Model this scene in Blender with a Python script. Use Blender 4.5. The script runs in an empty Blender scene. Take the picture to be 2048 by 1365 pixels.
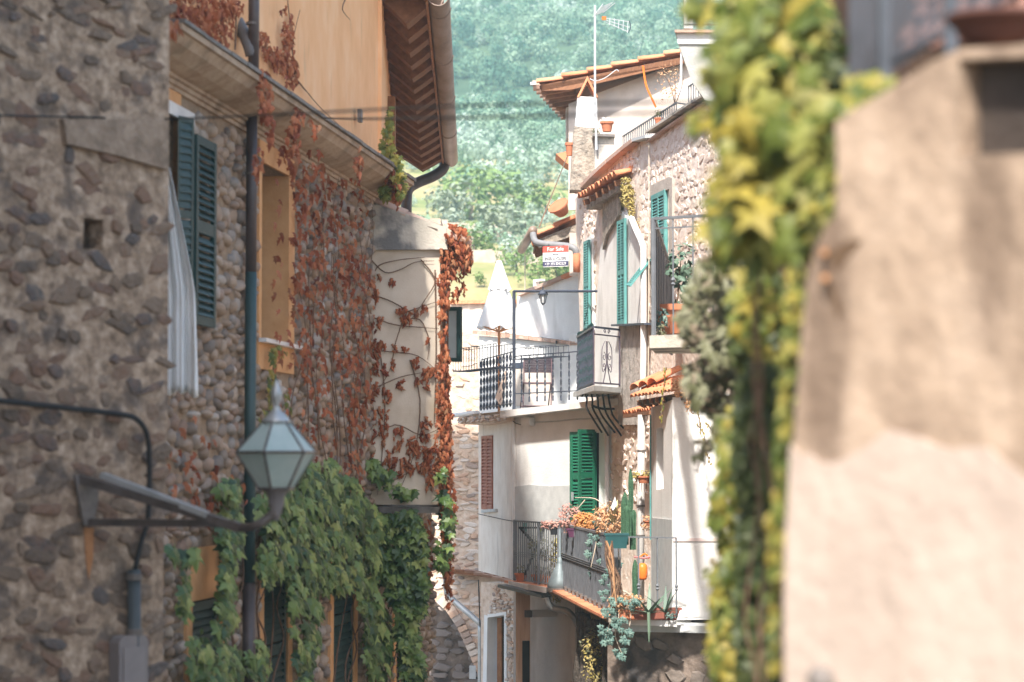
import bpy, math, random
from mathutils import Vector, Matrix
from mathutils.geometry import tessellate_polygon
random.seed(7)
S = bpy.context.scene
C = S.collection
# ------------------------------------------------------------------ camera, sky, sun, exposure
FPX = 4836.0                                   # 85 mm lens on a 36 mm wide frame of 2048 px
PITCH = math.atan(247.5 / FPX)
cam_d = bpy.data.cameras.new('camera')
cam_d.lens = 85.0; cam_d.sensor_width = 36.0
cam_d.clip_start = 0.1; cam_d.clip_end = 4000
cam_d.dof.use_dof = True; cam_d.dof.focus_distance = 36.5; cam_d.dof.aperture_fstop = 2.1
cam_d.dof.aperture_blades = 9
cam = bpy.data.objects.new('camera', cam_d); C.objects.link(cam)
cam.location = (0, 0, 0); cam.rotation_euler = (math.pi / 2 + PITCH, 0, 0)
S.camera = cam
SUNDIR = Vector((-0.15, -0.62, 0.77)).normalized()        # towards the sun
w = bpy.data.worlds.new('World'); S.world = w; w.use_nodes = True
nt = w.node_tree; nt.nodes.clear()
sky = nt.nodes.new('ShaderNodeTexSky'); sky.sky_type = 'NISHITA'; sky.sun_disc = False
sky.sun_elevation = math.asin(SUNDIR.z); sky.sun_rotation = math.atan2(SUNDIR.x, SUNDIR.y)
sky.dust_density = 2.0; sky.air_density = 1.0
bg = nt.nodes.new('ShaderNodeBackground'); bg.inputs['Strength'].default_value = 0.13
ow = nt.nodes.new('ShaderNodeOutputWorld')
nt.links.new(sky.outputs[0], bg.inputs[0]); nt.links.new(bg.outputs[0], ow.inputs[0])
sl = bpy.data.lights.new('sun', 'SUN'); sl.energy = 4.0; sl.angle = math.radians(2.5); sl.color = (1, 0.95, 0.87)
so = bpy.data.objects.new('sun', sl); C.objects.link(so)
so.rotation_euler = SUNDIR.to_track_quat('Z', 'Y').to_euler()
S.view_settings.view_transform = 'Standard'; S.view_settings.look = 'None'
S.view_settings.gamma = 1.0; S.view_settings.exposure = 1.42
S.cycles.max_bounces = 6; S.cycles.volume_bounces = 1
S.cycles.use_denoising = True

# ------------------------------------------------------------------ helpers
HAZE = 0.0008
OFF = {}                                        # world offset of each object's frame
cosP, sinP = math.cos(PITCH), math.sin(PITCH)
def ray(px, py):
    x, y, z = (px - 1024) / FPX, 1.0, (682.5 - py) / FPX
    y2 = cosP * y - sinP * z; z2 = sinP * y + cosP * z
    return Vector((x / y2, 1.0, z2 / y2))
def W(px, py, Y): return ray(px, py) * Y
def X_(px, Y): return ray(px, 930).x * Y
def Z_(py, Y, px=1024): return ray(px, py).z * Y
def topx(p):
    y = cosP * p.y + sinP * p.z; z = -sinP * p.y + cosP * p.z
    return 1024 + FPX * p.x / y, 682.5 - FPX * z / y
def inpoly(x, y, P):
    r = False; j = len(P) - 1
    for i in range(len(P)):
        xi, yi = P[i]; xj, yj = P[j]
        if (yi > y) != (yj > y) and x < (xj - xi) * (y - yi) / (yj - yi) + xi: r = not r
        j = i
    return r
class PL:                                       # a vertical wall plane through two plan points
    def __init__(s, ax, ay, bx, by, flip=False):
        s.o = Vector((ax, ay, 0)); d = Vector((bx - ax, by - ay, 0)); s.L = d.length; s.d = d.normalized()
        n = Vector((s.d.y, -s.d.x, 0))
        if n.dot(-s.o) < 0: n = -n
        s.n = -n if flip else n
    def hit(s, px, py, out=0):
        r = ray(px, py); t = (out + s.o.dot(s.n)) / r.dot(s.n)
        return r * t
    def uz(s, px, py, out=0):
        p = s.hit(px, py, out); return ((p - s.o).dot(s.d), p.z)
    def P(s, u, z, out=0): return s.o + s.d * u + s.n * out + Vector((0, 0, z))
def PX(pa, ya, pb, yb, flip=False): return PL(X_(pa, ya), ya, X_(pb, yb), yb, flip)

def off(parent): return OFF.get(parent.name, Vector((0, 0, 0))) if parent else Vector((0, 0, 0))
def mk(name, V, Fc, mat, parent=None, smooth=False, label=None):
    o0 = off(parent)
    me = bpy.data.meshes.new(name)
    me.from_pydata([tuple(Vector(v) - o0) for v in V], [], Fc)
    if smooth: me.polygons.foreach_set('use_smooth', [True] * len(me.polygons))
    me.materials.append(mat); me.update()
    o = bpy.data.objects.new(name, me); C.objects.link(o)
    if parent: o.parent = parent; OFF[o.name] = o0
    if label: o['label'] = label
    return o
def inst(name, me, M, parent):                  # a piece sharing mesh data
    o = bpy.data.objects.new(name, me); C.objects.link(o)
    M = M.copy(); M.translation = M.translation - off(parent)
    o.parent = parent; o.matrix_local = M
    return o
def tag(o, label, cat, group=None, kind=None):
    o['label'] = label; o['category'] = cat
    if group: o['group'] = group
    if kind: o['kind'] = kind
    return o
def thing(name, label, cat, loc=(0, 0, 0), group=None):
    o = bpy.data.objects.new(name, None); C.objects.link(o); o.location = loc; o.empty_display_size = .1
    OFF[o.name] = Vector(loc); tag(o, label, cat, group)
    return o
def struct(o): o['kind'] = 'structure'; return o
class MB:
    def __init__(s): s.V = []; s.F = []
    def add(s, V, Fc):
        b = len(s.V); s.V += [Vector(v) for v in V]; s.F += [tuple(i + b for i in f) for f in Fc]; return s
    def box(s, c, hx, hy, hz):                  # half-vectors
        c = Vector(c); V = []
        for k in (-1, 1):
            for j in (-1, 1):
                for i in (-1, 1): V.append(c + hx * i + hy * j + hz * k)
        return s.add(V, [(0, 2, 3, 1), (4, 5, 7, 6), (0, 1, 5, 4), (2, 6, 7, 3), (0, 4, 6, 2), (1, 3, 7, 5)])
    def bar(s, a, b, w, h=None, up=Vector((0, 0, 1))):
        a = Vector(a); b = Vector(b); d = b - a; h = h or w
        dn = d.normalized(); sd = dn.cross(up)
        if sd.length < 1e-3: sd = dn.cross(Vector((0, 1, 0)))
        sd.normalize(); u2 = sd.cross(dn)
        return s.box((a + b) / 2, sd * w / 2, d / 2, u2 * h / 2)
    def tube(s, pts, r, n=6, cap=True):
        pts = [Vector(p) for p in pts]; rs = r if isinstance(r, (list, tuple)) else [r] * len(pts)
        b = len(s.V); prev = None
        for i, p in enumerate(pts):
            t = (pts[min(i + 1, len(pts) - 1)] - pts[max(i - 1, 0)])
            t = t.normalized() if t.length > 1e-9 else Vector((0, 0, 1))
            if prev is None:
                prev = t.cross(Vector((0.3, .2, 1)) if abs(t.z) < .9 else Vector((1, 0.1, 0))).normalized()
            else:
                prev = (prev - t * prev.dot(t)); prev = prev.normalized() if prev.length > 1e-6 else t.orthogonal().normalized()
            q = t.cross(prev)
            for k in range(n):
                a = 2 * math.pi * k / n
                s.V.append(p + (prev * math.cos(a) + q * math.sin(a)) * rs[i])
        for i in range(len(pts) - 1):
            for k in range(n):
                a = b + i * n + k; c = b + i * n + (k + 1) % n
                s.F.append((a, c, c + n, a + n))
        if cap:
            s.F.append(tuple(b + k for k in reversed(range(n)))); e = b + (len(pts) - 1) * n
            s.F.append(tuple(e + k for k in range(n)))
        return s
    def lathe(s, base, prof, n=16, axis=Vector((0, 0, 1))):
        base = Vector(base); ax = axis.normalized(); x = ax.orthogonal().normalized(); y = ax.cross(x); b = len(s.V)
        for r, h in prof:
            for k in range(n):
                a = 2 * math.pi * k / n
                s.V.append(base + ax * h + (x * math.cos(a) + y * math.sin(a)) * r)
        for i in range(len(prof) - 1):
            for k in range(n):
                a = b + i * n + k; c = b + i * n + (k + 1) % n
                s.F.append((a, c, c + n, a + n))
        s.F.append(tuple(b + k for k in reversed(range(n))))
        e = b + (len(prof) - 1) * n; s.F.append(tuple(e + k for k in range(n)))
        return s
    def prism(s, pts, ext):                     # closed polygon (3D points) pushed along ext
        pts = [Vector(p) for p in pts]; n = len(pts); b = len(s.V)
        s.V += pts + [p + ext for p in pts]
        tri = tessellate_polygon([pts])
        for t in tri: s.F.append(tuple(b + i for i in t)); s.F.append(tuple(b + n + i for i in reversed(t)))
        for i in range(n):
            j = (i + 1) % n; s.F.append((b + i, b + j, b + n + j, b + n + i))
        return s
    def build(s, name, mat, parent=None, smooth=False, label=None):
        return mk(name, s.V, s.F, mat, parent, smooth, label)
def arc(pts, k=6):                              # smooth polyline (Catmull-Rom)
    pts = [Vector(p) for p in pts]; out = []
    for i in range(len(pts) - 1):
        p0 = pts[max(i - 1, 0)]; p1 = pts[i]; p2 = pts[i + 1]; p3 = pts[min(i + 2, len(pts) - 1)]
        for j in range(k):
            t = j / k
            out.append(.5 * ((2 * p1) + (p2 - p0) * t + (2 * p0 - 5 * p1 + 4 * p2 - p3) * t * t + (3 * p1 - p0 - 3 * p2 + p3) * t ** 3))
    out.append(pts[-1]); return out
def plate(name, pl, pts, thick, mat, parent=None, o=0, holes=(), uzp=False, label=None, shadow=None):
    """wall slab: outline in picture px (or u,z) put on the plane pl at offset o, thick inwards, with real openings"""
    loops = [list(pts)] + [list(h) for h in holes]
    L3 = []
    for lp in loops:
        L3.append([pl.P(a, b, o) if uzp else pl.hit(a, b, o) for a, b in lp])
    flat = [p for lp in L3 for p in lp]; N = len(flat)
    two = [[Vector(((p - pl.o).dot(pl.d), p.z, 0)) for p in lp] for lp in L3]
    tri = tessellate_polygon(two)
    V = flat + [p - pl.n * thick for p in flat]
    Fc = [tuple(t) for t in tri] + [tuple(N + i for i in reversed(t)) for t in tri]
    b = 0
    for lp in L3:
        n = len(lp)
        for i in range(n):
            j = (i + 1) % n; Fc.append((b + i, b + j, N + b + j, N + b + i))
        b += n
    return mk(name, V, Fc, mat, parent, False, label)
def rectpx(x0, y0, x1, y1): return [(x0, y0), (x1, y0), (x1, y1), (x0, y1)]
def rectuz(u0, u1, z0, z1): return [(u0, z0), (u1, z0), (u1, z1), (u0, z1)]
def pbox(name, pl, u0, u1, z0, z1, o0, o1, mat, parent=None, label=None):
    return plate(name, pl, rectuz(u0, u1, z0, z1), o1 - o0, mat, parent, o1, (), True, label)

# ------------------------------------------------------------------ materials
def lin(c):
    return tuple((v / 12.92 if v <= .04045 else ((v + .055) / 1.055) ** 2.4) for v in c) + (1,)
MATS = {}
def mat(name, cols, rough=.85, scale=6, bump=.15, bscale=40, streak=0, pieces=0, metal=0, stretch=(1, 1, 1), spec=.3, trans=0, detail=6, blotch=None, bscale2=None):
    """cols: 2..4 linear colours spread by noise; pieces: how far each piece/island gets its own tone"""
    if name in MATS: return MATS[name]
    m = bpy.data.materials.new(name); m.use_nodes = True; t = m.node_tree; N = t.nodes; L = t.links
    b = N['Principled BSDF']; b.inputs['Roughness'].default_value = rough; b.inputs['Metallic'].default_value = metal
    b.inputs['Specular IOR Level'].default_value = spec
    g = N.new('ShaderNodeNewGeometry')
    mp = N.new('ShaderNodeMapping'); mp.inputs['Scale'].default_value = stretch
    L.new(g.outputs['Position'], mp.inputs['Vector'])
    nz = N.new('ShaderNodeTexNoise'); nz.inputs['Scale'].default_value = scale; nz.inputs['Detail'].default_value = detail; nz.inputs['Roughness'].default_value = .62
    L.new(mp.outputs[0], nz.inputs['Vector'])
    fac = nz.outputs['Fac']
    if pieces:
        oi = N.new('ShaderNodeObjectInfo')
        a = N.new('ShaderNodeMath'); a.operation = 'ADD'; L.new(oi.outputs['Random'], a.inputs[0]); L.new(g.outputs['Random Per Island'], a.inputs[1])
        f = N.new('ShaderNodeMath'); f.operation = 'FRACT'; L.new(a.outputs[0], f.inputs[0])
        mx = N.new('ShaderNodeMix'); mx.data_type = 'FLOAT'; mx.inputs[0].default_value = pieces
        L.new(fac, mx.inputs[2]); L.new(f.outputs[0], mx.inputs[3]); fac = mx.outputs[0]
    r = N.new('ShaderNodeValToRGB'); el = r.color_ramp.elements
    lo, hi = (.05, .95) if pieces else (.3, .7)
    while len(el) < len(cols): el.new(.5)
    for i, c in enumerate(cols):
        el[i].position = lo + (hi - lo) * i / (len(cols) - 1); el[i].color = (c[0], c[1], c[2], 1)
    L.new(fac, r.inputs[0]); col = r.outputs[0]
    if blotch:                                  # (colour, scale, threshold, strength): stains and wear with their own shape
        bc, bs, bt, bk = blotch[:4]
        n2 = N.new('ShaderNodeTexNoise'); n2.inputs['Scale'].default_value = bs; n2.inputs['Detail'].default_value = 7
        mp2 = N.new('ShaderNodeMapping'); mp2.inputs['Scale'].default_value = blotch[4] if len(blotch) > 4 else (1, 1, 1)
        mp2.inputs['Location'].default_value = (3.1, 7.7, 1.3)
        L.new(g.outputs['Position'], mp2.inputs['Vector']); L.new(mp2.outputs[0], n2.inputs['Vector'])
        mr = N.new('ShaderNodeMapRange'); mr.inputs['From Min'].default_value = bt; mr.inputs['From Max'].default_value = bt + .12; mr.inputs['To Max'].default_value = bk
        L.new(n2.outputs['Fac'], mr.inputs['Value'])
        mm = N.new('ShaderNodeMix'); mm.data_type = 'RGBA'; mm.inputs[7].default_value = (bc[0], bc[1], bc[2], 1)
        L.new(mr.outputs[0], mm.inputs[0]); L.new(col, mm.inputs[6]); col = mm.outputs[2]
    L.new(col, b.inputs['Base Color'])
    if bump:
        nb = N.new('ShaderNodeTexNoise'); nb.inputs['Scale'].default_value = bscale; nb.inputs['Detail'].default_value = 5
        L.new(mp.outputs[0] if streak else g.outputs['Position'], nb.inputs['Vector'])
        bp = N.new('ShaderNodeBump'); bp.inputs['Strength'].default_value = bump; bp.inputs['Distance'].default_value = .03
        L.new(nb.outputs['Fac'], bp.inputs['Height']); L.new(bp.outputs[0], b.inputs['Normal'])
    if trans:                                   # thin leaves and cloth let light through
        tr = N.new('ShaderNodeBsdfTranslucent'); L.new(col, tr.inputs['Color'])
        ms = N.new('ShaderNodeMixShader'); ms.inputs[0].default_value = trans
        out = N['Material Output']; L.new(b.outputs[0], ms.inputs[1]); L.new(tr.outputs[0], ms.inputs[2]); L.new(ms.outputs[0], out.inputs['Surface'])
    MATS[name] = m; return m
M_tower_mortar = mat('tower_mortar', [(.12, .082, .058), (.30, .215, .15), (.50, .385, .29)], scale=13, bump=1.0, bscale=16, detail=10, blotch=((.075, .06, .055), 4.5, .52, .75))
M_tower_stone = mat('tower_stone', [(.055, .047, .046), (.12, .09, .07), (.20, .145, .105), (.20, .12, .082), (.10, .088, .085), (.28, .21, .155)], scale=16, pieces=.55, bump=1.0, bscale=22)
M_pebble_mortar = mat('pebble_mortar', [(.22, .155, .105), (.36, .26, .175)], scale=12, bump=.8, bscale=30)
M_pebble = mat('pebble', [(.15, .125, .11), (.24, .19, .155), (.29, .205, .145), (.38, .29, .22), (.24, .15, .105), (.43, .36, .30), (.19, .175, .17)], scale=14, pieces=.85, bump=.35, bscale=60)
M_orange = mat('orange_plaster', [(.72, .37, .17), (.78, .43, .215), (.82, .51, .29)], scale=2, bump=.12, bscale=60, blotch=((.48, .28, .15), 5, .60, .45, (1, 1, .3)), stretch=(1, 1, .6))
M_orange_trim = mat('orange_trim', [(.56, .28, .115), (.67, .37, .175)], scale=5, bump=.1, bscale=60)
M_cornice = mat('cornice_plaster', [(.30, .205, .14), (.41, .30, .215), (.47, .365, .27)], scale=5, bump=.3, bscale=30, blotch=((.20, .15, .10), 3, .55, .6))
M_zinc_dark = mat('weathered_lead', [(.10, .09, .085), (.22, .19, .17)], rough=.6, scale=8, bump=.3, metal=.2)
M_brownpipe = mat('brown_pipe_paint', [(.045, .033, .035), (.085, .062, .058)], rough=.45, scale=6, bump=.05, spec=.5)
M_tealpipe = mat('teal_pipe_paint', [(.018, .045, .048), (.032, .068, .07)], rough=.5, scale=6, bump=.08, spec=.5)
M_wood_dark = mat('dark_wood', [(.13, .055, .028), (.26, .12, .06)], scale=9, bump=.3, bscale=40, stretch=(1, 8, 1))
M_wood = mat('brown_wood', [(.22, .10, .05), (.36, .17, .08)], scale=9, bump=.2)
M_gutter = mat('brown_gutter', [(.16, .115, .09), (.26, .19, .15), (.33, .25, .21)], rough=.45, scale=2.5, bump=.05, spec=.5, stretch=(1, .3, 1))
M_greenwood = mat('dark_green_paint', [(.007, .032, .032), (.013, .048, .046)], rough=.55, scale=8, bump=.1, spec=.4)
M_greenbright = mat('bright_green_paint', [(.008, .115, .062), (.013, .15, .082)], rough=.5, scale=4, bump=.08, spec=.4)
M_teal = mat('teal_shutter_paint', [(.08, .24, .235), (.13, .33, .31)], rough=.6, scale=6, bump=.1)
M_redshut = mat('russet_shutter_paint', [(.26, .085, .055), (.34, .13, .085)], rough=.6, scale=8, bump=.1)
M_cream = mat('cream_plaster', [(.50, .41, .31), (.60, .51, .41), (.65, .57, .47)], scale=2.5, bump=.1, bscale=60, blotch=((.33, .29, .25), 2, .62, .5))
M_concrete = mat('stained_concrete', [(.42, .38, .32), (.55, .50, .43)], scale=4, bump=.25, blotch=((.11, .11, .12), 2.6, .5, .8))
M_white = mat('white_plaster', [(.66, .65, .63), (.78, .77, .75)], scale=2, bump=.2, bscale=30, blotch=((.46, .44, .41), 2.2, .56, .6, (1, 1, .3)))
M_whitegrey = mat('grey_painted_plaster', [(.40, .41, .41), (.52, .53, .52)], scale=6, bump=.12)
M_pinkplaster = mat('pink_white_plaster', [(.62, .54, .47), (.74, .68, .62)], scale=2.5, bump=.12, blotch=((.42, .37, .33), 3, .56, .6, (1, 1, .3)))
M_beige = mat('beige_plaster', [(.50, .40, .33), (.62, .52, .44), (.68, .60, .54)], scale=1.5, bump=.12, blotch=((.42, .37, .34), 1.1, .55, .6))
M_rubble_mortar = mat('rubble_mortar', [(.42, .31, .23), (.60, .46, .36), (.68, .57, .48)], scale=7, bump=.8, bscale=14)
M_rubble = mat('rubble_stone', [(.30, .26, .24), (.50, .33, .24), (.62, .42, .30), (.60, .50, .42), (.68, .60, .54), (.38, .31, .27)], scale=9, pieces=.85, bump=.5, bscale=30)
M_roughgrey = mat('rough_grey_render', [(.16, .14, .12), (.32, .27, .22), (.46, .39, .33)], scale=9, bump=1.0, bscale=22, detail=10)
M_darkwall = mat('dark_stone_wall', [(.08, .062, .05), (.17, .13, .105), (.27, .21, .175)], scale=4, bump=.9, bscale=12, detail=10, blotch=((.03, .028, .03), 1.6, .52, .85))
M_tile = mat('terracotta_tile', [(.48, .16, .075), (.62, .24, .12), (.70, .34, .20)], scale=8, pieces=.6, bump=.25, bscale=30)
M_tile_old = mat('weathered_tile', [(.36, .22, .16), (.48, .32, .25), (.55, .42, .35)], scale=8, pieces=.6, bump=.3, bscale=30)
M_terracotta = mat('terracotta_pot', [(.40, .13, .065), (.50, .19, .10)], scale=5, bump=.05)
M_iron = mat('painted_iron', [(.03, .036, .055), (.055, .065, .095)], rough=.5, scale=10, bump=.08, spec=.5)
M_irongrey = mat('grey_painted_iron', [(.10, .11, .125), (.17, .18, .20)], rough=.5, scale=6, bump=.05, spec=.5)
M_sheet = mat('grey_corrugated_sheet', [(.055, .058, .068), (.11, .113, .125)], rough=.6, scale=2.5, bump=.05, stretch=(1, 1, .2))
M_black = mat('black_iron', [(.012, .012, .015), (.03, .03, .035)], rough=.5, scale=10, bump=.05)
M_glassdark = mat('dark_window_glass', [(.012, .016, .018), (.03, .035, .04)], rough=.12, scale=3, bump=0, spec=.6)
M_inside = mat('dark_interior', [(.02, .017, .015), (.035, .03, .026)], scale=3, bump=0)
M_silver = mat('galvanised_metal', [(.34, .36, .37), (.50, .52, .53)], rough=.35, scale=5, bump=.05, metal=.4, spec=.6)
M_palemetal = mat('pale_metal', [(.60, .60, .60), (.75, .75, .75)], rough=.4, scale=5, bump=0, metal=.3)
M_curtain = mat('white_curtain', [(.84, .86, .86), (.90, .91, .91)], rough=.9, scale=6, bump=.05, trans=.15)
M_cloth = mat('white_canvas', [(.78, .78, .78), (.84, .84, .84)], rough=.9, scale=4, bump=.05, trans=.2)
M_frost = mat('frosted_lamp_glass', [(.42, .56, .55), (.60, .70, .69)], rough=.35, scale=4, bump=.03, spec=.5, trans=.35)
M_cable = mat('black_cable', [(.012, .012, .014), (.028, .026, .026)], rough=.6, bump=0)
M_paleline = mat('pale_cord', [(.5, .42, .33), (.6, .52, .42)], bump=0)
M_stem = mat('vine_stem', [(.10, .055, .035), (.20, .12, .08)], scale=20, bump=.3)
M_leaf_green = mat('ivy_leaf_green', [(.016, .045, .010), (.04, .085, .018), (.085, .15, .03), (.16, .23, .06), (.30, .33, .10)], scale=3, pieces=.8, bump=0, rough=.42, trans=.2, spec=.5)
M_leaf_yel = mat('vine_leaf_yellowgreen', [(.03, .05, .012), (.085, .115, .02), (.15, .175, .035), (.24, .235, .05), (.33, .26, .045), (.20, .23, .11)], scale=3, pieces=.7, bump=0, rough=.5, trans=.35, spec=.35)
M_leaf_red = mat('creeper_leaf_red', [(.10, .03, .02), (.24, .06, .028), (.38, .11, .045), (.48, .19, .09), (.28, .08, .035), (.40, .24, .13)], scale=3, pieces=.75, bump=0, rough=.6, trans=.2)
M_leaf_olive = mat('shrub_leaf_olive', [(.07, .075, .03), (.15, .15, .08), (.22, .22, .14), (.20, .12, .09)], scale=3, pieces=.7, bump=0, rough=.6, trans=.25)
M_leaf_ochre = mat('sedum_ochre', [(.28, .24, .06), (.45, .35, .12), (.38, .33, .16)], scale=3, pieces=.7, bump=0, trans=.2)
M_leaf_blue = mat('succulent_bluegreen', [(.05, .10, .09), (.10, .17, .15), (.17, .24, .20)], scale=3, pieces=.7, bump=0, rough=.6)
M_leaf_agave = mat('agave_leaf', [(.07, .12, .09), (.14, .20, .14)], scale=3, pieces=.6, bump=0, rough=.5)
M_dry = mat('dry_plant', [(.42, .20, .10), (.60, .34, .18), (.66, .46, .30)], scale=3, pieces=.7, bump=0, trans=.2)
M_dryorange = mat('dry_orange_sedum', [(.55, .24, .08), (.72, .36, .13)], scale=3, pieces=.7, bump=0, trans=.2)
M_cactus = mat('cactus_skin', [(.03, .08, .045), (.06, .13, .07)], scale=14, bump=.6, bscale=60)
M_darkgreenpot = mat('dark_green_planter', [(.012, .065, .07), (.02, .09, .095)], rough=.4, bump=0, spec=.5)
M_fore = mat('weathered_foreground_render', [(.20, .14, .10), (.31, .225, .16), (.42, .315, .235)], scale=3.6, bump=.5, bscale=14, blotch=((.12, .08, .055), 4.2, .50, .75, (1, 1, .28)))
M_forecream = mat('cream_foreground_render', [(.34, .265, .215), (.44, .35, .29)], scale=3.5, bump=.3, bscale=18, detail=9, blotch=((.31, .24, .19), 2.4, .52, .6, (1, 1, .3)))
M_red = mat('sign_red', [(.75, .09, .07), (.78, .10, .08)], bump=0); M_signw = mat('sign_white', [(.80, .80, .80), (.82, .82, .82)], bump=0)
M_signb = mat('sign_navy', [(.05, .05, .11), (.06, .06, .12)], bump=0); M_signg = mat('sign_grey', [(.10, .10, .12), (.12, .12, .14)], bump=0)
M_orangebag = mat('orange_plastic', [(.85, .17, .02), (.88, .2, .03)], rough=.4, bump=0)
M_pinkplastic = mat('dull_pink_plastic', [(.45, .15, .15), (.5, .18, .18)], rough=.5, bump=0)
M_asphalt = mat('street_cobble', [(.14, .12, .10), (.24, .21, .18)], scale=8, bump=.5)

# ------------------------------------------------------------------ pieces: leaves, stones
def leafT(kind, k):
    R = random.Random(k * 17 + 3)
    if kind == 'ivy':
        h = [(0, 0), (.16, -.13), (.47, .0), (.33, .22), (.60, .52), (.27, .52), (.13, .78), (0, 1.08)]
    elif kind == 'grape':
        h = [(0, .05), (.22, -.16), (.50, -.02), (.44, .20), (.66, .50), (.40, .60), (.22, .86), (0, 1.0)]
    elif kind == 'oval':
        h = [(0, 0), (.22, .25), (.26, .55), (.14, .85), (0, 1)]
    else:                                        # curled dry leaf
        h = [(0, 0), (.16, -.1), (.38, .0), (.26, .22), (.44, .5), (.22, .55), (0, 1.0)]
    out = h + [(-x, y) for x, y in reversed(h[1:-1])]
    fold = {'ivy': .20, 'grape': .16, 'oval': .25, 'dry': .75}[kind]
    V = [Vector((0, .38, .10))]
    for x, y in out:
        x *= 1 + R.uniform(-.15, .15); y *= 1 + R.uniform(-.1, .1)
        z = -fold * abs(x) - .22 * (y - .3) ** 2 + R.uniform(-.04, .04)
        V.append(Vector((x * (1 - .35 * (fold > .5)), y - .4, z)))
    V[0] = Vector((0, 0, .06)); n = len(out)
    return V, [(0, 1 + i, 1 + (i + 1) % n) for i in range(n)]
LT = {k: [leafT(k, i) for i in range(5)] for k in ('ivy', 'grape', 'oval', 'dry')}
LM = {}
def leafmesh(kind, i, m):
    key = (kind, i, m.name)
    if key not in LM:
        me = bpy.data.meshes.new('leaf'); V, Fc = LT[kind][i]; me.from_pydata([tuple(v) for v in V], [], Fc); me.materials.append(m); LM[key] = me
    return LM[key]
def frame(pos, n, tip, s):
    n = n.normalized(); t = (tip - n * tip.dot(n)); t = t.normalized() if t.length > 1e-5 else n.orthogonal().normalized()
    x = t.cross(n)
    M = Matrix(((x.x * s, t.x * s, n.x * s, pos.x), (x.y * s, t.y * s, n.y * s, pos.y), (x.z * s, t.z * s, n.z * s, pos.z), (0, 0, 0, 1)))
    return M
def leaves(root, items, m, kind, nparts=300, rest='foliage'):
    """items: (pos, normal, tip, size). The largest in the picture become parts, the rest one part of kind stuff"""
    items = sorted(items, key=lambda it: -it[3] / max(it[0].y, 1))
    R = random.Random(len(items))
    for it in items[:nparts]:
        inst('leaf', leafmesh(kind, R.randrange(5), m), frame(*it), root)
    b = MB()
    for it in items[nparts:]:
        V, Fc = LT[kind][R.randrange(5)]; M = frame(*it); b.add([M @ v for v in V], Fc)
    if b.V:
        o = b.build(rest, m, root); o['kind'] = 'stuff'
def rv(R, s=1): return Vector((R.uniform(-s, s), R.uniform(-s, s), R.uniform(-s, s)))
def wall_leaves(pl, patches, size, seed, droop=.35, gap=(.02, .10)):
    """patches: (px, py, rx, ry, count) soft ellipses in the picture, put on the wall plane"""
    R = random.Random(seed); it = []
    for (cx, cy, rx, ry, n) in patches:
        for _ in range(n):
            a = R.uniform(0, 6.283); q = math.sqrt(R.random())
            px = cx + math.cos(a) * q * rx + R.gauss(0, rx * .08); py = cy + math.sin(a) * q * ry + R.gauss(0, ry * .08)
            p = pl.hit(px, py, R.uniform(*gap))
            n_ = pl.n + Vector((0, 0, droop)) + rv(R, .45) + Vector((0, -.45, 0))
            tip = Vector((0, 0, -1)) + rv(R, .75)
            it.append((p, n_, tip, size * R.uniform(.55, 1.2)))
    return it
def blob_leaves(c, rad, n, size, seed, hollow=.35):
    R = random.Random(seed); it = []
    for _ in range(n):
        v = rv(R); v = v.normalized() * (hollow + (1 - hollow) * R.random() ** .6)
        p = Vector(c) + Vector((v.x * rad[0], v.y * rad[1], v.z * rad[2]))
        it.append((p, v + rv(R, .6) + Vector((0, -.2, .4)), rv(R) + Vector((0, 0, -.3)), size * R.uniform(.6, 1.3)))
    return it
def stoneT(k, nn=8):
    R = random.Random(k * 31 + 5); V = []; rr = [R.uniform(.78, 1.12) for _ in range(nn)]
    for r, h in ((1.0, -.15), (.97, .35), (.66, .80)):
        for i in range(nn):
            a = 2 * math.pi * (i + R.uniform(-.15, .15)) / nn
            V.append(Vector((math.cos(a) * r * rr[i], math.sin(a) * r * rr[i], h * R.uniform(.85, 1.12))))
    V.append(Vector((R.uniform(-.1, .1), R.uniform(-.1, .1), 1)))
    Fc = []
    for j in range(2):
        for i in range(nn): a = j * nn + i; b = j * nn + (i + 1) % nn; Fc.append((a, b, b + nn, a + nn))
    for i in range(nn): Fc.append((2 * nn + i, 2 * nn + (i + 1) % nn, 3 * nn))
    return V, Fc
def slabT(k, nn=7):
    R = random.Random(k * 13 + 2); V = []; rr = [R.uniform(.72, 1.15) for _ in range(nn)]; an = [2 * math.pi * (i + R.uniform(-.28, .28)) / nn for i in range(nn)]
    tx, ty = R.uniform(-.3, .3), R.uniform(-.3, .3)
    for r, h in ((1.0, -.3), (.96, .45), (.80, .85)):
        for i in range(nn): x, y = math.cos(an[i]) * r * rr[i], math.sin(an[i]) * r * rr[i]; V.append(Vector((x, y, h * (1 + tx * x + ty * y) + R.uniform(-.08, .08))))
    V.append(Vector((R.uniform(-.2, .2), R.uniform(-.2, .2), 1 + R.uniform(-.15, .1))))
    Fc = []
    for j in range(2):
        for i in range(nn): a = j * nn + i; b = j * nn + (i + 1) % nn; Fc.append((a, b, b + nn, a + nn))
    for i in range(nn): Fc.append((2 * nn + i, 2 * nn + (i + 1) % nn, 3 * nn))
    return V, Fc
ST = [stoneT(i) for i in range(10)] + [slabT(i) for i in range(12)]; SM = {}
def stonemesh(i, m, name):
    key = (i, m.name)
    if key not in SM:
        me = bpy.data.meshes.new(name); V, Fc = ST[i]; me.from_pydata([tuple(v) for v in V], [], Fc)
        me.polygons.foreach_set('use_smooth', [i < 10] * len(me.polygons)); me.materials.append(m); SM[key] = me
    return SM[key]
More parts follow.
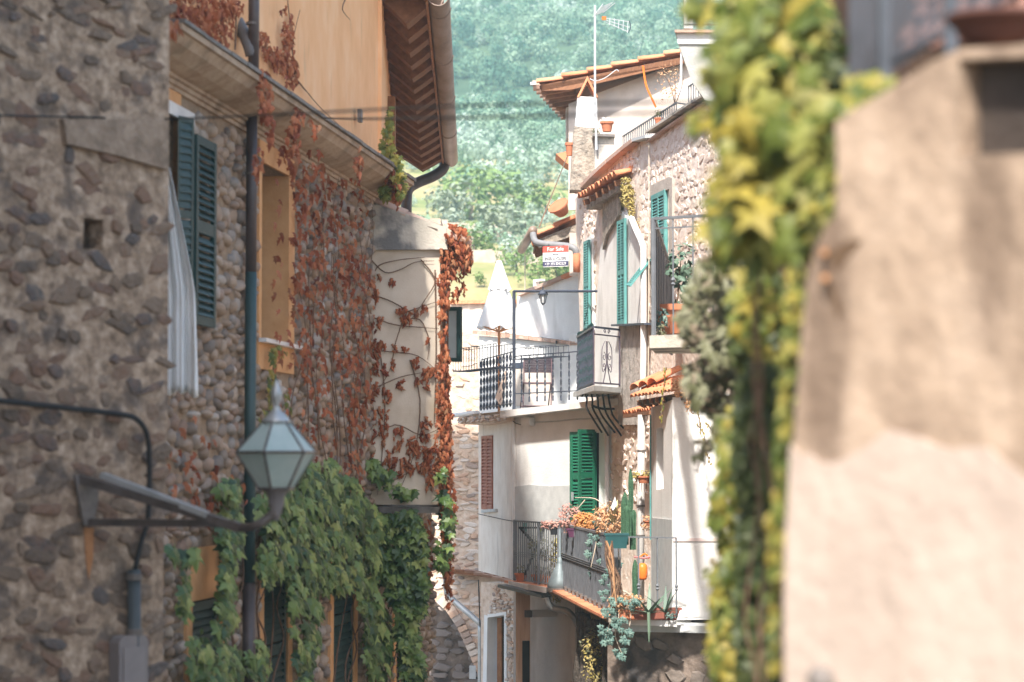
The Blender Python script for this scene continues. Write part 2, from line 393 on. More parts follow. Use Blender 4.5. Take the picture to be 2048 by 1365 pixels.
def stones(root, pl, poly, w, h, prot, m, seed, nparts=300, o=0, jit=.3, keep=1.0, avoid=(), name='stone', rot=.35):
    R = random.Random(seed); pick = (lambda: R.randrange(10)) if name == 'pebble' else (lambda: 10 + R.randrange(12))
    cs = [pl.uz(a, b, o) for a, b in poly]; u0 = min(c[0] for c in cs); u1 = max(c[0] for c in cs)
    z0 = min(c[1] for c in cs); z1 = max(c[1] for c in cs); it = []
    z = z0
    while z < z1:
        ch = R.uniform(*h); u = u0 - R.random() * w[1]
        while u < u1:
            cw = R.uniform(*w); uu = u + cw / 2 + R.uniform(-jit, jit) * cw * .5; zz = z + ch / 2 + R.uniform(-jit, jit) * ch
            p = pl.P(uu, zz, o); px, py = topx(p)
            if inpoly(px, py, poly) and R.random() < keep and not any(inpoly(px, py, a) for a in avoid):
                it.append((p, cw * R.uniform(.42, .56), ch * R.uniform(.42, .60), R.uniform(*prot), R.uniform(-rot, rot)))
            u += cw
        z += ch
    it.sort(key=lambda t: -(t[1] * t[2]) / t[0].y ** 2)
    def MM(t):
        p, a, b, d, ro = t; c, s = math.cos(ro), math.sin(ro); up = Vector((0, 0, 1))
        x = (pl.d * c + up * s) * a; y = (up * c - pl.d * s) * b; n = pl.n * d
        return Matrix(((x.x, y.x, n.x, p.x), (x.y, y.y, n.y, p.y), (x.z, y.z, n.z, p.z), (0, 0, 0, 1)))
    for t in it[:nparts]: inst(name, stonemesh(pick(), m, name), MM(t), root)
    b = MB()
    for t in it[nparts:]:
        V, Fc = ST[pick()]; M = MM(t); b.add([M @ v for v in V], Fc)
    if b.V:
        o2 = b.build('small_stones', m, root, smooth=name == 'pebble'); o2['kind'] = 'stuff'
    return len(it)

# shutters, railings, tiles
def shutter(root, o, r, n, wd, ht, m, nsl=14, split=(.5,), name='shutter', inset=.06, th=.035, label=None, cols=1):
    """louvred leaf: o = lower hinge corner, r = direction across, n = outward; each slat its own part"""
    r = r.normalized(); n = n.normalized(); up = Vector((0, 0, 1)); b = MB()
    st = min(.07, wd * .14) * (inset / .06)
    def bx(b, x0, x1, z0, z1, t, d=0):
        b.box(o + r * (x0 + x1) / 2 + up * (z0 + z1) / 2 + n * (d), r * (x1 - x0) / 2, n * t / 2, up * (z1 - z0) / 2)
    bx(b, 0, st, 0, ht, th); bx(b, wd - st, wd, 0, ht, th)
    if cols == 2: bx(b, wd / 2 - st / 2, wd / 2 + st / 2, 0.001, ht - .001, th * .96)
    zs = [0] + [ht * s for s in split] + [ht]
    for i, zz in enumerate(zs):
        a = zz if i == 0 else zz - st if i == len(zs) - 1 else zz - st * .7
        bx(b, st, wd - st, a, a + st * (1 if i in (0, len(zs) - 1) else 1.4), th * .9)
    fr = b.build(name, m, root, label=label)
    me = None
    for i in range(len(zs) - 1):
        za, zb = zs[i] + st * 1.05, zs[i + 1] - st * 1.05
        k = max(2, round(nsl * (zb - za) / ht))
        sp = (zb - za) / k
        for c in range(cols):
            xa = st if c == 0 else wd / 2 + st / 2; xb = (wd - st) if (cols == 1 or c == 1) else wd / 2 - st / 2
            for j in range(k):
                cz = za + sp * (j + .5)
                hx = r * (xb - xa) / 2; hy = (n * .55 - up * .75).normalized() * min(sp * .62, .045); hz = (n * .75 + up * .55).normalized() * .004
                bb = MB().box(o + r * (xa + xb) / 2 + up * cz, hx, hy, hz); bb.build('slat', m, fr)
    return fr
def railing(root, a, b, z0, z1, sp, m, bar=.012, rail=.03, bars_down=0, twist=False, knob=False, bar2=None):
    a = Vector(a); b = Vector(b); d = b - a; n = max(1, round(d.length / sp))
    MB().bar(a + Vector((0, 0, z1)), b + Vector((0, 0, z1)), rail, rail * .5).build('top_rail', m, root)
    MB().bar(a + Vector((0, 0, z0)), b + Vector((0, 0, z0)), rail * .8, rail * .5).build('bottom_rail', m, root)
    for i in range(n + 1):
        p = a + d * i / n; q = MB()
        if twist:
            dn = d.normalized(); nn = Vector((-dn.y, dn.x, 0)); N_ = 30; V = []; Fc = []
            for j in range(N_ + 1):
                an = math.pi * 6 * j / N_; e = (dn * math.cos(an) + nn * math.sin(an)) * twist; f = (nn * math.cos(an) - dn * math.sin(an)) * .006
                c = p + Vector((0, 0, z0 - bars_down + (z1 - z0 + bars_down) * j / N_)); V += [c + e + f, c - e + f, c - e - f, c + e - f]
            for j in range(N_):
                for k in range(4): s_ = j * 4 + k; t_ = j * 4 + (k + 1) % 4; Fc.append((s_, t_, t_ + 4, s_ + 4))
            q.add(V, Fc)
        else:
            q.tube([p + Vector((0, 0, z0 - bars_down)), p + Vector((0, 0, z1))], bar, 5)
            if knob:
                q.lathe(p + Vector((0, 0, z0 + (z1 - z0) * .33)), [(bar, 0), (bar * 2, .02), (bar, .04), (bar * 2.2, .06), (bar, .09)], 8)
        q.build('bar', m, root)
TM = {}
def tilemesh(m, L_=.42, r0=.085, r1=.07, n=7, t=.014):
    key = (m.name, L_, r0)
    if key in TM: return TM[key]
    V = []; Fc = []
    for (y, r) in ((0, r0), (L_, r1)):
        for rr in (r, r - t):
            for i in range(n + 1):
                a = math.pi * i / n; V.append((math.cos(a) * rr, y, math.sin(a) * rr))
    k = n + 1
    for i in range(n):
        Fc += [(i, i + 1, 2 * k + i + 1, 2 * k + i), (k + i, 3 * k + i, 3 * k + i + 1, k + i + 1), (i, k + i, k + i + 1, i + 1), (2 * k + i, 2 * k + i + 1, 3 * k + i + 1, 3 * k + i)]
    Fc += [(0, 2 * k, 3 * k, k), (n, k + n, 3 * k + n, 2 * k + n)]
    me = bpy.data.meshes.new('tile'); me.from_pydata(V, [], Fc); me.polygons.foreach_set('use_smooth', [True] * len(me.polygons)); me.materials.append(m)
    TM[key] = me; return me
def tiles(root, o, along, upslope, nx, ny, m, pitch=.17, L_=.42, r0=.085, seed=1):
    """rows of barrel tiles; o = eave corner, along the eave, upslope direction"""
    R = random.Random(seed); x = along.normalized(); y = upslope.normalized(); z = x.cross(y)
    if z.z < 0: z = -z
    me = tilemesh(m, L_, r0, r0 * .82); me2 = me
    for i in range(nx):
        for j in range(ny):
            p = Vector(o) + x * (pitch * (i + .5)) + y * (j * (L_ - .07) + R.uniform(-.015, .015)) + z * (.012 * (j > 0) + R.uniform(0, .006))
            xr = (x + y * R.uniform(-.03, .03)).normalized(); yr = (y - xr * y.dot(xr)).normalized()
            M = Matrix(((xr.x, yr.x, z.x, p.x), (xr.y, yr.y, z.y, p.y), (xr.z, yr.z, z.z, p.z), (0, 0, 0, 1)))
            if M.to_3x3().determinant() < 0: M = Matrix(((-xr.x, yr.x, z.x, p.x), (-xr.y, yr.y, z.y, p.y), (-xr.z, yr.z, z.z, p.z), (0, 0, 0, 1)))
            inst('tile', me, M, root)
def pot(root, c, r, h, m, name='pot'):
    return MB().lathe(c, [(r * .68, 0), (r * .95, h * .8), (r * 1.1, h * .8), (r * 1.1, h), (r * .95, h), (r * .9, h * .86)], 16).build(name, m, root, smooth=False)

# ================================================================== SETTING
def ss(a, b, x): t = max(0, min(1, (x - a) / (b - a))); return t * t * (3 - 2 * t)
HP = [(-30, 1.0), (0, -1.6), (36, -4.4), (48, -5.5), (62, -7), (75, -2), (95, 3.6), (110, 7.2), (150, 12.6), (200, 21), (300, 43), (450, 88), (540, 118), (600, 124), (700, 108), (900, 60)]
def hz(x, y):
    y0 = y
    for i in range(len(HP) - 1):
        if HP[i][0] <= y <= HP[i + 1][0]:
            t = (y - HP[i][0]) / (HP[i + 1][0] - HP[i][0]); z = HP[i][1] + (HP[i + 1][1] - HP[i][1]) * t; break
    else: z = HP[0][1] if y < HP[0][0] else HP[-1][1]
    if y > 80:
        a = min(1, (y - 80) / 120)
        z += a * (2.2 * math.sin(x * .045 + y * .02) + 1.4 * math.sin(y * .06 + x * .03 + 1) + .02 * y * math.sin(x * .012 + 2))
    return z
V = []; Fc = []; xs = [-900, -500, -300, -180, -120] + [-80 + 4 * i for i in range(51)] + [160, 240, 400, 700, 900]
ys = [-30, 0, 20, 36, 48, 62, 75, 85] + [90 + 3 * i for i in range(40)] + [212 + 8 * i for i in range(36)] + [520, 580, 650, 750, 895]
for y in ys:
    for x in xs: V.append((x, y, hz(x, y)))
nx = len(xs)
for j in range(len(ys) - 1):
    for i in range(nx - 1): a = j * nx + i; Fc.append((a, a + 1, a + nx + 1, a + nx))
M_grass = mat('hill_grass', [(.09, .14, .04), (.19, .21, .07), (.33, .26, .13), (.14, .18, .055)], scale=.16, bump=.4, bscale=2, detail=10, stretch=(1, .35, 1))
hs = struct(mk('hillside', V, Fc, M_grass, smooth=True)); hs.data.materials.append(mat('forest_floor', [(.03, .06, .03), (.06, .10, .05), (.10, .14, .07)], scale=.1, bump=.4, bscale=1))
hs.data.materials.append(mat('valley_ground', [(.10, .085, .065), (.16, .135, .10)], scale=.5, bump=.3))
for p_ in hs.data.polygons: p_.material_index = 2 if p_.center.y < 90 else 1 if (p_.center.y > 215 or abs(p_.center.x) > 60 + p_.center.y * .1) else 0
V = [(-12, -20, -.1), (12, -20, -.1), (12, 0, -1.58), (-12, 0, -1.58), (12, 47, -5.3), (-12, 47, -5.3)]
struct(mk('street', V, [(3, 2, 1, 0), (3, 5, 4, 2)], M_asphalt))
# woods
M_wood1 = mat('haze_tinted_canopy', [(.06, .15, .10), (.12, .23, .15), (.20, .31, .20), (.31, .41, .29), (.42, .50, .42)], scale=.05, bump=0, rough=.8, trans=.35)  # pale bluish haze tint put into the leaf colours
_t = M_wood1.node_tree; _a = _t.nodes.new('ShaderNodeAttribute'); _a.attribute_name = 'tone'
_r = [n for n in _t.nodes if n.type == 'VALTORGB'][0]; _z = [n for n in _t.nodes if n.type == 'TEX_NOISE'][0]
_m = _t.nodes.new('ShaderNodeMix'); _m.data_type = 'FLOAT'; _m.inputs[0].default_value = .62
_t.links.new(_z.outputs['Fac'], _m.inputs[2]); _t.links.new(_a.outputs['Fac'], _m.inputs[3]); _t.links.new(_m.outputs[0], _r.inputs[0])
M_bush = mat('terrace_bush', [(.09, .16, .05), (.17, .25, .08), (.27, .33, .12)], scale=.5, pieces=.4, bump=0, rough=.7, trans=.15)
M_olivetree = mat('olive_foliage', [(.16, .20, .13), (.24, .28, .20), (.32, .36, .27)], scale=.5, pieces=.4, bump=0, rough=.7, trans=.15)
M_trunk = mat('tree_bark', [(.08, .06, .04), (.14, .11, .08)], scale=8, bump=.5)
def crownV(R, n, sz):
    """many leaf-clump faces through a lumpy crown of unit size"""
    V = []; Fc = []; lob = [(Vector((R.uniform(-.5, .5), R.uniform(-.5, .5), R.uniform(.3, 1.15))), R.uniform(.32, .55)) for _ in range(7)]
    for i in range(n):
        c, r = lob[R.randrange(7)]
        v = rv(R).normalized(); p = c + v * r * R.uniform(.6, 1.08)
        nn = (v + Vector((0, 0, .3)) + rv(R, .4)).normalized(); t = nn.orthogonal().normalized(); s = nn.cross(t); e = sz * R.uniform(.6, 1.5); b = len(V)
        a0 = R.uniform(0, 6.28)
        for k in range(4):
            a = a0 + k * 1.57 + R.uniform(-.3, .3); V.append(p + (t * math.cos(a) + s * math.sin(a)) * e * R.uniform(.6, 1.1))
        Fc.append((b, b + 1, b + 2, b + 3))
    return V, Fc
R = random.Random(11)
CR = [crownV(R, 260, .085) for _ in range(9)]
verts = []; faces = []; tones = []
y = 112.0
while y < 470:
    sp = 2.35 + (y - 165) * .003
    xx = -.10 * y - 8
    while xx < .14 * y + 8:
        x = xx + R.uniform(-1.1, 1.1); yy = y + R.uniform(-1.2, 1.2)
        dens = .26 + .74 * ss(170, 225, yy)
        clear = math.sin(x * .09 + yy * .05) + math.sin(yy * .13 + 2) * .6 > 1.05
        if R.random() < dens and not (clear and R.random() < .8):
            s = R.uniform(1.0, 2.3) * (.42 + .58 * ss(150, 225, yy)); Vt, Ft = CR[R.randrange(9)]; z = hz(x, yy) - s * .1
            a = R.uniform(0, 6.28); ca, sa = math.cos(a) * s, math.sin(a) * s; hh = s * R.uniform(.8, 1.35); b = len(verts)
            verts += [(x + v.x * ca - v.y * sa, yy + v.x * sa + v.y * ca, z + v.z * hh) for v in Vt]
            faces += [(f[0] + b, f[1] + b, f[2] + b, f[3] + b) for f in Ft]
            tn = min(1, max(0, R.gauss(.47, .17) + .25 * ss(260, 180, yy) + .1 * math.sin(x * .11 + yy * .04))); tones += [tn] * len(Ft)
        xx += sp
    y += sp * .95
me = bpy.data.meshes.new('wood'); me.from_pydata(verts, [], faces); me.materials.append(M_wood1)
at_ = me.attributes.new('tone', 'FLOAT', 'FACE'); at_.data.foreach_set('value', tones)
o = bpy.data.objects.new('woodland', me); C.objects.link(o)
tag(o, 'hazy blue green wooded hillside rising behind the village roofs', 'woodland', kind='stuff')
# single bushes and olive trees on the lower terraces
bl = [(842, 585, 120, 1.2, 0, 'rounded green bush on the grassy slope beside the ivy clad annex'), (905, 535, 128, 1.5, 1, 'silvery olive tree on the slope just right of the red ivy column'),
      (945, 505, 140, 2.0, 0, 'broad green bush on the terrace above the closed parasol'), (985, 470, 160, 2.1, 1, 'silvery tree high above the tip of the parasol'),
      (1030, 535, 122, 1.7, 0, 'dark green bush low behind the parasol top'), (1075, 560, 112, 1.7, 0, 'leafy green shrub under the for sale sign'),
      (1110, 555, 112, 1.6, 0, 'dense green shrub right below the sale sign bottom edge'), (1140, 552, 114, 1.3, 0, 'small shrub squeezed between sale sign and orange pipe'),
      (1050, 470, 150, 2.4, 1, 'pale tree left of the orange porch tiles'), (1010, 420, 178, 3.0, 0, 'tall yellowish green tree on the upper terrace centre'),
      (885, 440, 170, 2.6, 1, 'pale grey green tree above the annex roof tiles'), (940, 425, 180, 3.0, 0, 'big round green tree at the edge of the wood'),
      (1090, 430, 170, 2.5, 0, 'green tree behind the thin slanting cord'), (860, 500, 140, 1.4, 0, 'low bush near the annex roof corner'),
      (965, 560, 112, .8, 0, 'small bush by the dry stone terrace wall')]
for k, (px, py, Y, s, kind, lab) in enumerate(bl):
    r_ = ray(px, py + 16); Y = 85.0
    while Y < 300 and hz(r_.x * Y, Y) < r_.z * Y: Y += .5
    s = s * .72 * Y / 120
    x = r_.x * Y; z = hz(x, Y); t = thing('olive_tree' if kind else 'bush', lab, 'tree' if kind or s > 2 else 'bush', (x, Y, z), 'single trees and bushes on the hillside terraces')
    R = random.Random(k); Vt, Ft = crownV(R, 420, .075)
    mk('crown', [Vector((x, Y, z + .1)) + Vector((v.x * s, v.y * s, v.z * s * .85)) for v in Vt], Ft, M_olivetree if kind else M_bush, t)
    MB().tube([(x, Y, z - .3), (x + .1, Y, z + s * .3), (x, Y, z + s * .6)], [.14 * s / 2, .1 * s / 2, .06 * s / 2]).build('trunk', M_trunk, t)
M_dryw = mat('dry_stone_wall', [(.34, .27, .22), (.52, .42, .34)], scale=2.5, bump=.8, bscale=5)
for k, (pa, pb, py, Y, lab) in enumerate([(885, 1150, 560, 118, 'low dry stone terrace wall in front of the grass bank'), (915, 1130, 512, 137, 'upper dry stone terrace wall between the hillside bushes'),
                                          (880, 1120, 470, 158, 'topmost dry stone terrace wall below the woods')]):
    a, b = X_(pa, Y) - 3, X_(pb, Y) + 3; t = thing('terrace_wall', lab, 'wall', ((a + b) / 2, Y, hz((a + b) / 2, Y)), 'stone terrace walls on the hill'); q = MB()
    n = 12
    for i in range(n):
        xa = a + (b - a) * i / n; xb = a + (b - a) * (i + 1) / n; zz = hz((xa + xb) / 2, Y); q.box(((xa + xb) / 2, Y - .1 * (i % 2), zz + .05), Vector(((xb - xa) / 2 + .02, 0, 0)), Vector((0, .3, 0)), Vector((0, 0, .45 + .05 * (i % 3))))
    q.build('wall', M_dryw, t)

# ================================================================== LEFT: stone tower
T = PX(0, 14.0, 338, 15.0)
TT = thing('stone_tower', 'rough brown fieldstone house wall filling the left edge of the lane', 'building', T.hit(200, 930) + Vector((0, 0, -3)))
hole = [(168, 436), (207, 440), (205, 500), (166, 498)]
plate('wall', T, [(-700, -500), (340, -500), (338, 300), (336, 800), (327, 1100), (324, 1600), (-700, 1700)], .5, M_tower_mortar, TT, 0, [hole])
MB().box(T.hit(186, 468, -.45), T.d * .3, T.n * .02, Vector((0, 0, .3))).build('putlog_hole_back', M_inside, TT)
q = MB(); pa, pb = T.hit(338, 300), W(312, 930, 17.8)   # return wall round the corner
dd = (pb - pa).normalized() * .02
q.prism([Vector((pa.x, pa.y, 6)) + dd, Vector((pb.x, pb.y, 6)), Vector((pb.x, pb.y, -6)), Vector((pa.x - .06, pa.y, -6)) + dd], Vector((-.4, 0, 0))); q.build('side_wall', M_tower_mortar, TT)
q = MB(); q.prism([(-3.02, 13.2, -6), (-2.75, 5.0, -6), (-8, 5.0, -6), (-8, 13.2, -6)], Vector((0, 0, 19))); q.build('unseen_shade_block', M_tower_mortar, TT)  # unseen block added left of the lane to shade the tower and lamp
lint = [(128, 238), (335, 240), (337, 340), (240, 312), (135, 288)]
plate('lintel', T, lint, .12, mat('lintel_stone', [(.15, .11, .08), (.25, .185, .135), (.34, .26, .195)], scale=10, bump=.7, bscale=18), TT, .045)
conduit_gap = [(240, 1080), (290, 1080), (290, 1365), (205, 1365), (205, 1260), (240, 1250)]
stones(TT, T, [(-150, -60), (330, -60), (333, 760), (322, 1130), (318, 1420), (-150, 1420)], (.07, .24), (.045, .12), (.004, .03), M_tower_stone, 5, avoid=(lint, hole), keep=.6, jit=.5, rot=.5)
# black cable fixed along the tower, then down into a conduit
tc = [T.hit(-160, 788, .06), T.hit(0, 802, .06), T.hit(120, 815, .06), T.hit(232, 828, .06), T.hit(272, 838, .07), T.hit(294, 870, .08), T.hit(299, 930, .06), T.hit(297, 1030, .06), T.hit(283, 1085, .05), T.hit(270, 1140, .05)]
o = MB().tube(arc(tc, 5), .017, 8).build('wall_cable', M_cable, None, True); tag(o, 'thick black cable sagging along the stone tower and bending down', 'cable')
t = thing('cable_conduit', 'dark conduit pipe with collars running down into the grey meter box', 'pipe', T.hit(268, 1260))
MB().tube([T.hit(268, 1140, .06), T.hit(270, 1700, .06)], .042, 10).build('pipe', mat('dark_slate_paint', [(.05, .06, .065), (.08, .09, .095)], rough=.5, bump=0), t, True)
for py in (1148, 1258): MB().tube([T.hit(268, py, .06), T.hit(268, py + 12, .06)], .052, 10).build('collar', M_zinc_dark, t)
t = thing('meter_box', 'grey rounded meter box mounted low on the stone tower', 'box', T.hit(245, 1365))
b = [T.uz(216, 1365)[0], T.uz(274, 1365)[0]]; zt = T.uz(245, 1270)[1]; zb = T.uz(245, 1440)[1]; ch = .04
plate('housing', T, [(b[0], zb), (b[1], zb), (b[1], zt - ch), (b[1] - ch * .4, zt - ch * .3), (b[1] - ch, zt), (b[0] + ch, zt), (b[0] + ch * .4, zt - ch * .3), (b[0], zt - ch)], .09, mat('grey_plastic', [(.17, .15, .15), (.22, .195, .19)], rough=.5, bump=.05), t, .10, (), True)
plate('lid', T, rectuz(b[0] + .03, b[1] - .03, zb + .03, zt - .07), .02, mat('grey_plastic2', [(.19, .17, .17), (.24, .215, .21)], rough=.5, bump=.05), t, .108, (), True)
M_rust = mat('rust_stain', [(.30, .13, .05), (.38, .19, .09)], scale=10, bump=.4, bscale=20)

# street lamp on the tower
LP_ = thing('street_lamp', 'dark iron bracket street lamp with frosted glass lantern on the stone tower', 'street lamp', T.hit(170, 1000))
w1 = T.hit(160, 958, .03); w2 = T.hit(178, 1045, .03)
lamp = W(552, 930, 14.0)
plate('wall_plate', T, [(150, 950), (198, 962), (196, 1010), (184, 1056), (168, 1050)], .02, M_zinc_dark, LP_, .05)
elbow = W(482, 1056, 14.05); cup = W(552, 1012, 14.0)
q = MB(); q.bar(w1, elbow + Vector((0, 0, .0)), .06, .05); q.build('upper_arm', mat('lamp_iron', [(.03, .025, .025), (.07, .055, .05), (.11, .10, .10)], rough=.4, bump=.1, spec=.6), LP_)
ML = MATS['lamp_iron']
q = MB(); q.bar(W(205, 951, 14.42), W(415, 1030, 14.1), .05, .035); q.build('arm_cover', M_silver, LP_)
q = MB(); q.bar(w2, W(470, 1048, 14.07), .05, .045); q.build('lower_arm', ML, LP_)
q = MB(); q.tube(arc([W(455, 1050, 14.08), elbow, W(515, 1050, 14.0), W(543, 1030, 14), cup], 5), .028, 8); q.build('curved_neck', ML, LP_, True)
MB().lathe(W(552, 1035, 14.0), [(.02, -.02), (.032, .03), (.045, .07), (.05, .12), (.075, .155), (.075, .175)], 14).build('socket', mat('lamp_grey', [(.13, .12, .125), (.19, .175, .18)], rough=.4, bump=.05), LP_, True)
base = W(552, 978, 14.0); zs0, zm, zt = base.z, Z_(905, 14.0), Z_(843, 14.0)
def ring(r, z, rot=.32, n=6): return [Vector((base.x + math.cos(rot + i * math.pi * 2 / n) * r, base.y + math.sin(rot + i * math.pi * 2 / n) * r, z)) for i in range(n)]
rb, rm, rt = ring(.10, zs0), ring(.235, zm), ring(.075, zt)
for i in range(6):
    j = (i + 1) % 6
    for A, B in ((rb, rm), (rm, rt)):
        c = (A[i] + A[j] + B[i] + B[j]) / 4; nn = (c - Vector((base.x, base.y, c.z))); nn.z = 0; nn = nn.normalized() * .004
        q = MB(); q.add([A[i], A[j], B[j], B[i], A[i] - nn, A[j] - nn, B[j] - nn, B[i] - nn], [(0, 1, 2, 3), (7, 6, 5, 4), (0, 4, 5, 1), (1, 5, 6, 2), (2, 6, 7, 3), (3, 7, 4, 0)])
        q.build('glass_pane', M_frost, LP_)
    q = MB(); q.tube([rb[i], rm[i], rt[i]], .0075, 5); q.build('glazing_bar', ML, LP_)
for rr, zz, nm in ((rm, .012, 'rim'), (rb, .014, 'base_ring')):
    q = MB(); 
    for i in range(6): q.bar(rr[i], rr[(i + 1) % 6], .016, zz * 1.2)
    q.build(nm, ML, LP_)
MB().lathe(Vector((base.x, base.y, zt - .01)), [(.088, 0), (.08, .02), (.045, .055), (.022, .075), (.015, .10), (.026, .125), (.033, .15), (.034, .175), (.024, .205), (.010, .235), (.003, .255)], 14).build('finial', mat('lamp_cap', [(.30, .32, .33), (.46, .48, .49)], rough=.35, bump=.03, metal=.4), LP_, True)
plate('rust_streak', T, [(168, 1056), (188, 1056), (186, 1120), (178, 1160), (172, 1120)], .004, M_rust, TT, .006)

# ================================================================== LEFT: pebble house
SB = .13; CB = -5.065
def bx(Y): return SB * Y + CB
B = PL(bx(10), 10, bx(27.5), 27.5)
PH = thing('pebble_house', 'tall old house of rounded pebbles with orange plaster upper storey and red creeper', 'building', (bx(23), 23, -3.5))
uE = B.L                                            # far corner at Y = 27.5
# openings: (px near, px far) on the wall plane
def op(pa, ya, pb, yb):
    ua, za = B.uz(pa, ya); ub, zb = B.uz(pb, yb); return ua, ub, zb, za
win2 = op(517, 350, 572, 688)
w2u0, w2u1 = B.uz(517, 500)[0], B.uz(572, 500)[0]; w2z1 = B.uz(572, 352)[1]; w2z0 = B.uz(572, 690)[1]
w1u0, w1u1 = B.uz(288, 500)[0], B.uz(352, 500)[0]; w1z1 = B.uz(352, 240)[1]; w1z0 = B.uz(352, 640)[1]
lowr = []
uX = (bx(30.9) - bx(10)) / B.d.x
for pa, pb, py in ((378, 432, 1192), (522, 570, 1150), (662, 703, 1100), (788, 812, 1225)):
    lowr.append((B.uz(pa, 1200)[0], B.uz(pb, 1200)[0], -3.2, B.uz(pb, py)[1]))
holes = [rectuz(w2u0, w2u1, w2z0, w2z1), rectuz(w1u0, w1u1, w1z0, w1z1)] + [rectuz(a, b, c, d) for a, b, c, d in lowr]
plate('wall', B, [(0, -4), (uX, -4.6), (uX, -.54), (uE, -.53), (uE, 2.95), (0, 2.95)], .45, M_pebble_mortar, PH, 0, holes, True)
plate('upper_wall', B, [(0, 2.96), (uE, 2.96), (uE, 9.6), (0, 9.6)], .40, M_orange, PH, -.04, (), True)
for nm, (a, b_, c, d) in zip(['w'] * 9, [(w2u0, w2u1, w2z0, w2z1), (w1u0, w1u1, w1z0, w1z1)] + lowr):
    plate('window_pane', B, rectuz(a, b_, c, d), .02, M_glassdark, PH, -.30, (), True)
pebpoly = [(330, 215), (600, 300), (775, 372), (742, 470), (742, 1000), (870, 1030), (860, 1420), (300, 1420), (318, 900), (338, 700)]
def uzpoly(a, b, c, d):
    return [topx(B.P(u, z)) for u, z in ((a, c), (b, c), (b, d), (a, d))]
surr = [uzpoly(w2u0 - .12, w2u1 + .3, w2z0 - .3, 3.0), uzpoly(w1u0 - .2, w1u1 + .1, w1z0 - .1, 3.0)] + [uzpoly(a - .2, b + .25, c, d + (.42 if i == 0 else .1)) for i, (a, b, c, d) in enumerate(lowr)]
stones(PH, B, pebpoly, (.11, .28), (.06, .135), (.03, .08), M_pebble, 21, avoid=surr, keep=.93, jit=.42, name='pebble')
# cornice: moulded profile along the wall
prof = [(0, 2.90), (.03, 2.90), (.03, 2.93), (.055, 2.935), (.055, 2.965), (.085, 2.97), (.085, 2.995), (.12, 3.0), (.22, 3.03), (.33, 3.09), (.38, 3.15), (.41, 3.155), (.41, 3.20), (0, 3.20)]
cu0 = B.uz(250, 600)[0]; cu1 = uE - .2
q = MB(); q.prism([B.P(cu0, z, o) for o, z in prof], B.d * (cu1 - cu0)); q.build('cornice', M_cornice, PH)
R = random.Random(3); u = cu0; 
while u < cu1:
    L_ = R.uniform(.5, 1.0); pbox('cornice_slab', B, u, min(u + L_ - .008, cu1 + .02), 3.203, 3.228 + R.uniform(0, .008), .0, .435 + R.uniform(-.012, .012), M_zinc_dark, PH); u += L_
# window 2 with orange surround
ow = MB()
uo0, uo1, zo0, zo1 = w2u0 - .10, w2u1 + .24, w2z0 - .27, 2.90
plate('window_surround', B, rectuz(uo0, uo1, zo0, zo1), .05, M_orange_trim, PH, .03, [rectuz(w2u0, w2u1, w2z0, w2z1)], True)
pbox('window_reveal', B, w2u1 - .006, w2u1 + .02, w2z0 + .001, w2z1, -.30, .028, M_orange_trim, PH)
pbox('window_frame', B, w2u0, w2u0 + .25, w2z0, w2z1, -.30, -.25, mat('red_brown_frame', [(.16, .035, .02), (.2, .05, .03)], bump=0), PH)
pbox('window_sill', B, w2u0 - .1, w2u1 + .3, w2z0 - .035, w2z0 + .002, -.3, .10, M_palemetal, PH)
# window 1: shutters and reveal
plate('window_surround', B, rectuz(w1u0 - .2, w1u1 + .05, w1z0 - .1, 2.90), .05, M_orange_trim, PH, .02, [rectuz(w1u0, w1u1, w1z0, w1z1)], True)
pbox('window_lintel', B, w1u0 - .2, w1u1 + .35, w1z1, w1z1 + .10, -.2, .05, M_palemetal, PH)
us0, us1 = B.uz(388, 600, .09)[0], B.uz(428, 600, .09)[0]
shutter(PH, B.P(us0, w1z0 - .02, .09), B.d, B.n, us1 - us0, w1z1 - w1z0 - .06, M_greenwood, nsl=26, split=(.52,), label='dark green louvred leaf folded flat on the pebbles')
sA = W(354, 600, 18.55); sB = W(386, 600, 18.85)
shutter(PH, Vector((sA.x, sA.y, w1z0 - .02)), sB - sA, Vector((.1, -1, 0)), (sB - sA).length, w1z1 - w1z0 + .02, M_greenwood, nsl=26, split=(.52,), label='dark green leaf standing at right angles to the wall')
cq = MB(); n = 26; rows = 22; V = []; Fc = []
u0c = B.uz(330, 600)[0]
cu_ = T.hit(330, 600)
for j in range(rows + 1):
    t_ = j / rows; py = 335 + (792 - 335) * t_
    wl = 312; wr = 340 + 42 * min(1, t_ * 1.9) + 14 * t_
    for i in range(n + 1):
        s_ = i / n; px = wl + (wr - wl) * s_
        f = .022 * math.sin(s_ * 17 + t_ * 1.5) * (1 - .5 * math.exp(-((t_ - .62) / .06) ** 2)) + .012 * math.sin(s_ * 41 + t_ * 4)
        p = W(px, py + (7 * math.sin(s_ * 5 + 2) + 3 * math.sin(s_ * 23)) * (t_ ** 8), 18.3 + f * 2.2); V.append(p)
for j in range(rows):
    for i in range(n): a = j * (n + 1) + i; Fc.append((a, a + 1, a + n + 2, a + n + 1))
o = mk('curtain', V, Fc, M_curtain, None, True)
md = o.modifiers.new('t', 'SOLIDIFY'); md.thickness = .004
tag(o, 'long white curtain blowing out of the upper window beside the stone tower', 'curtain')
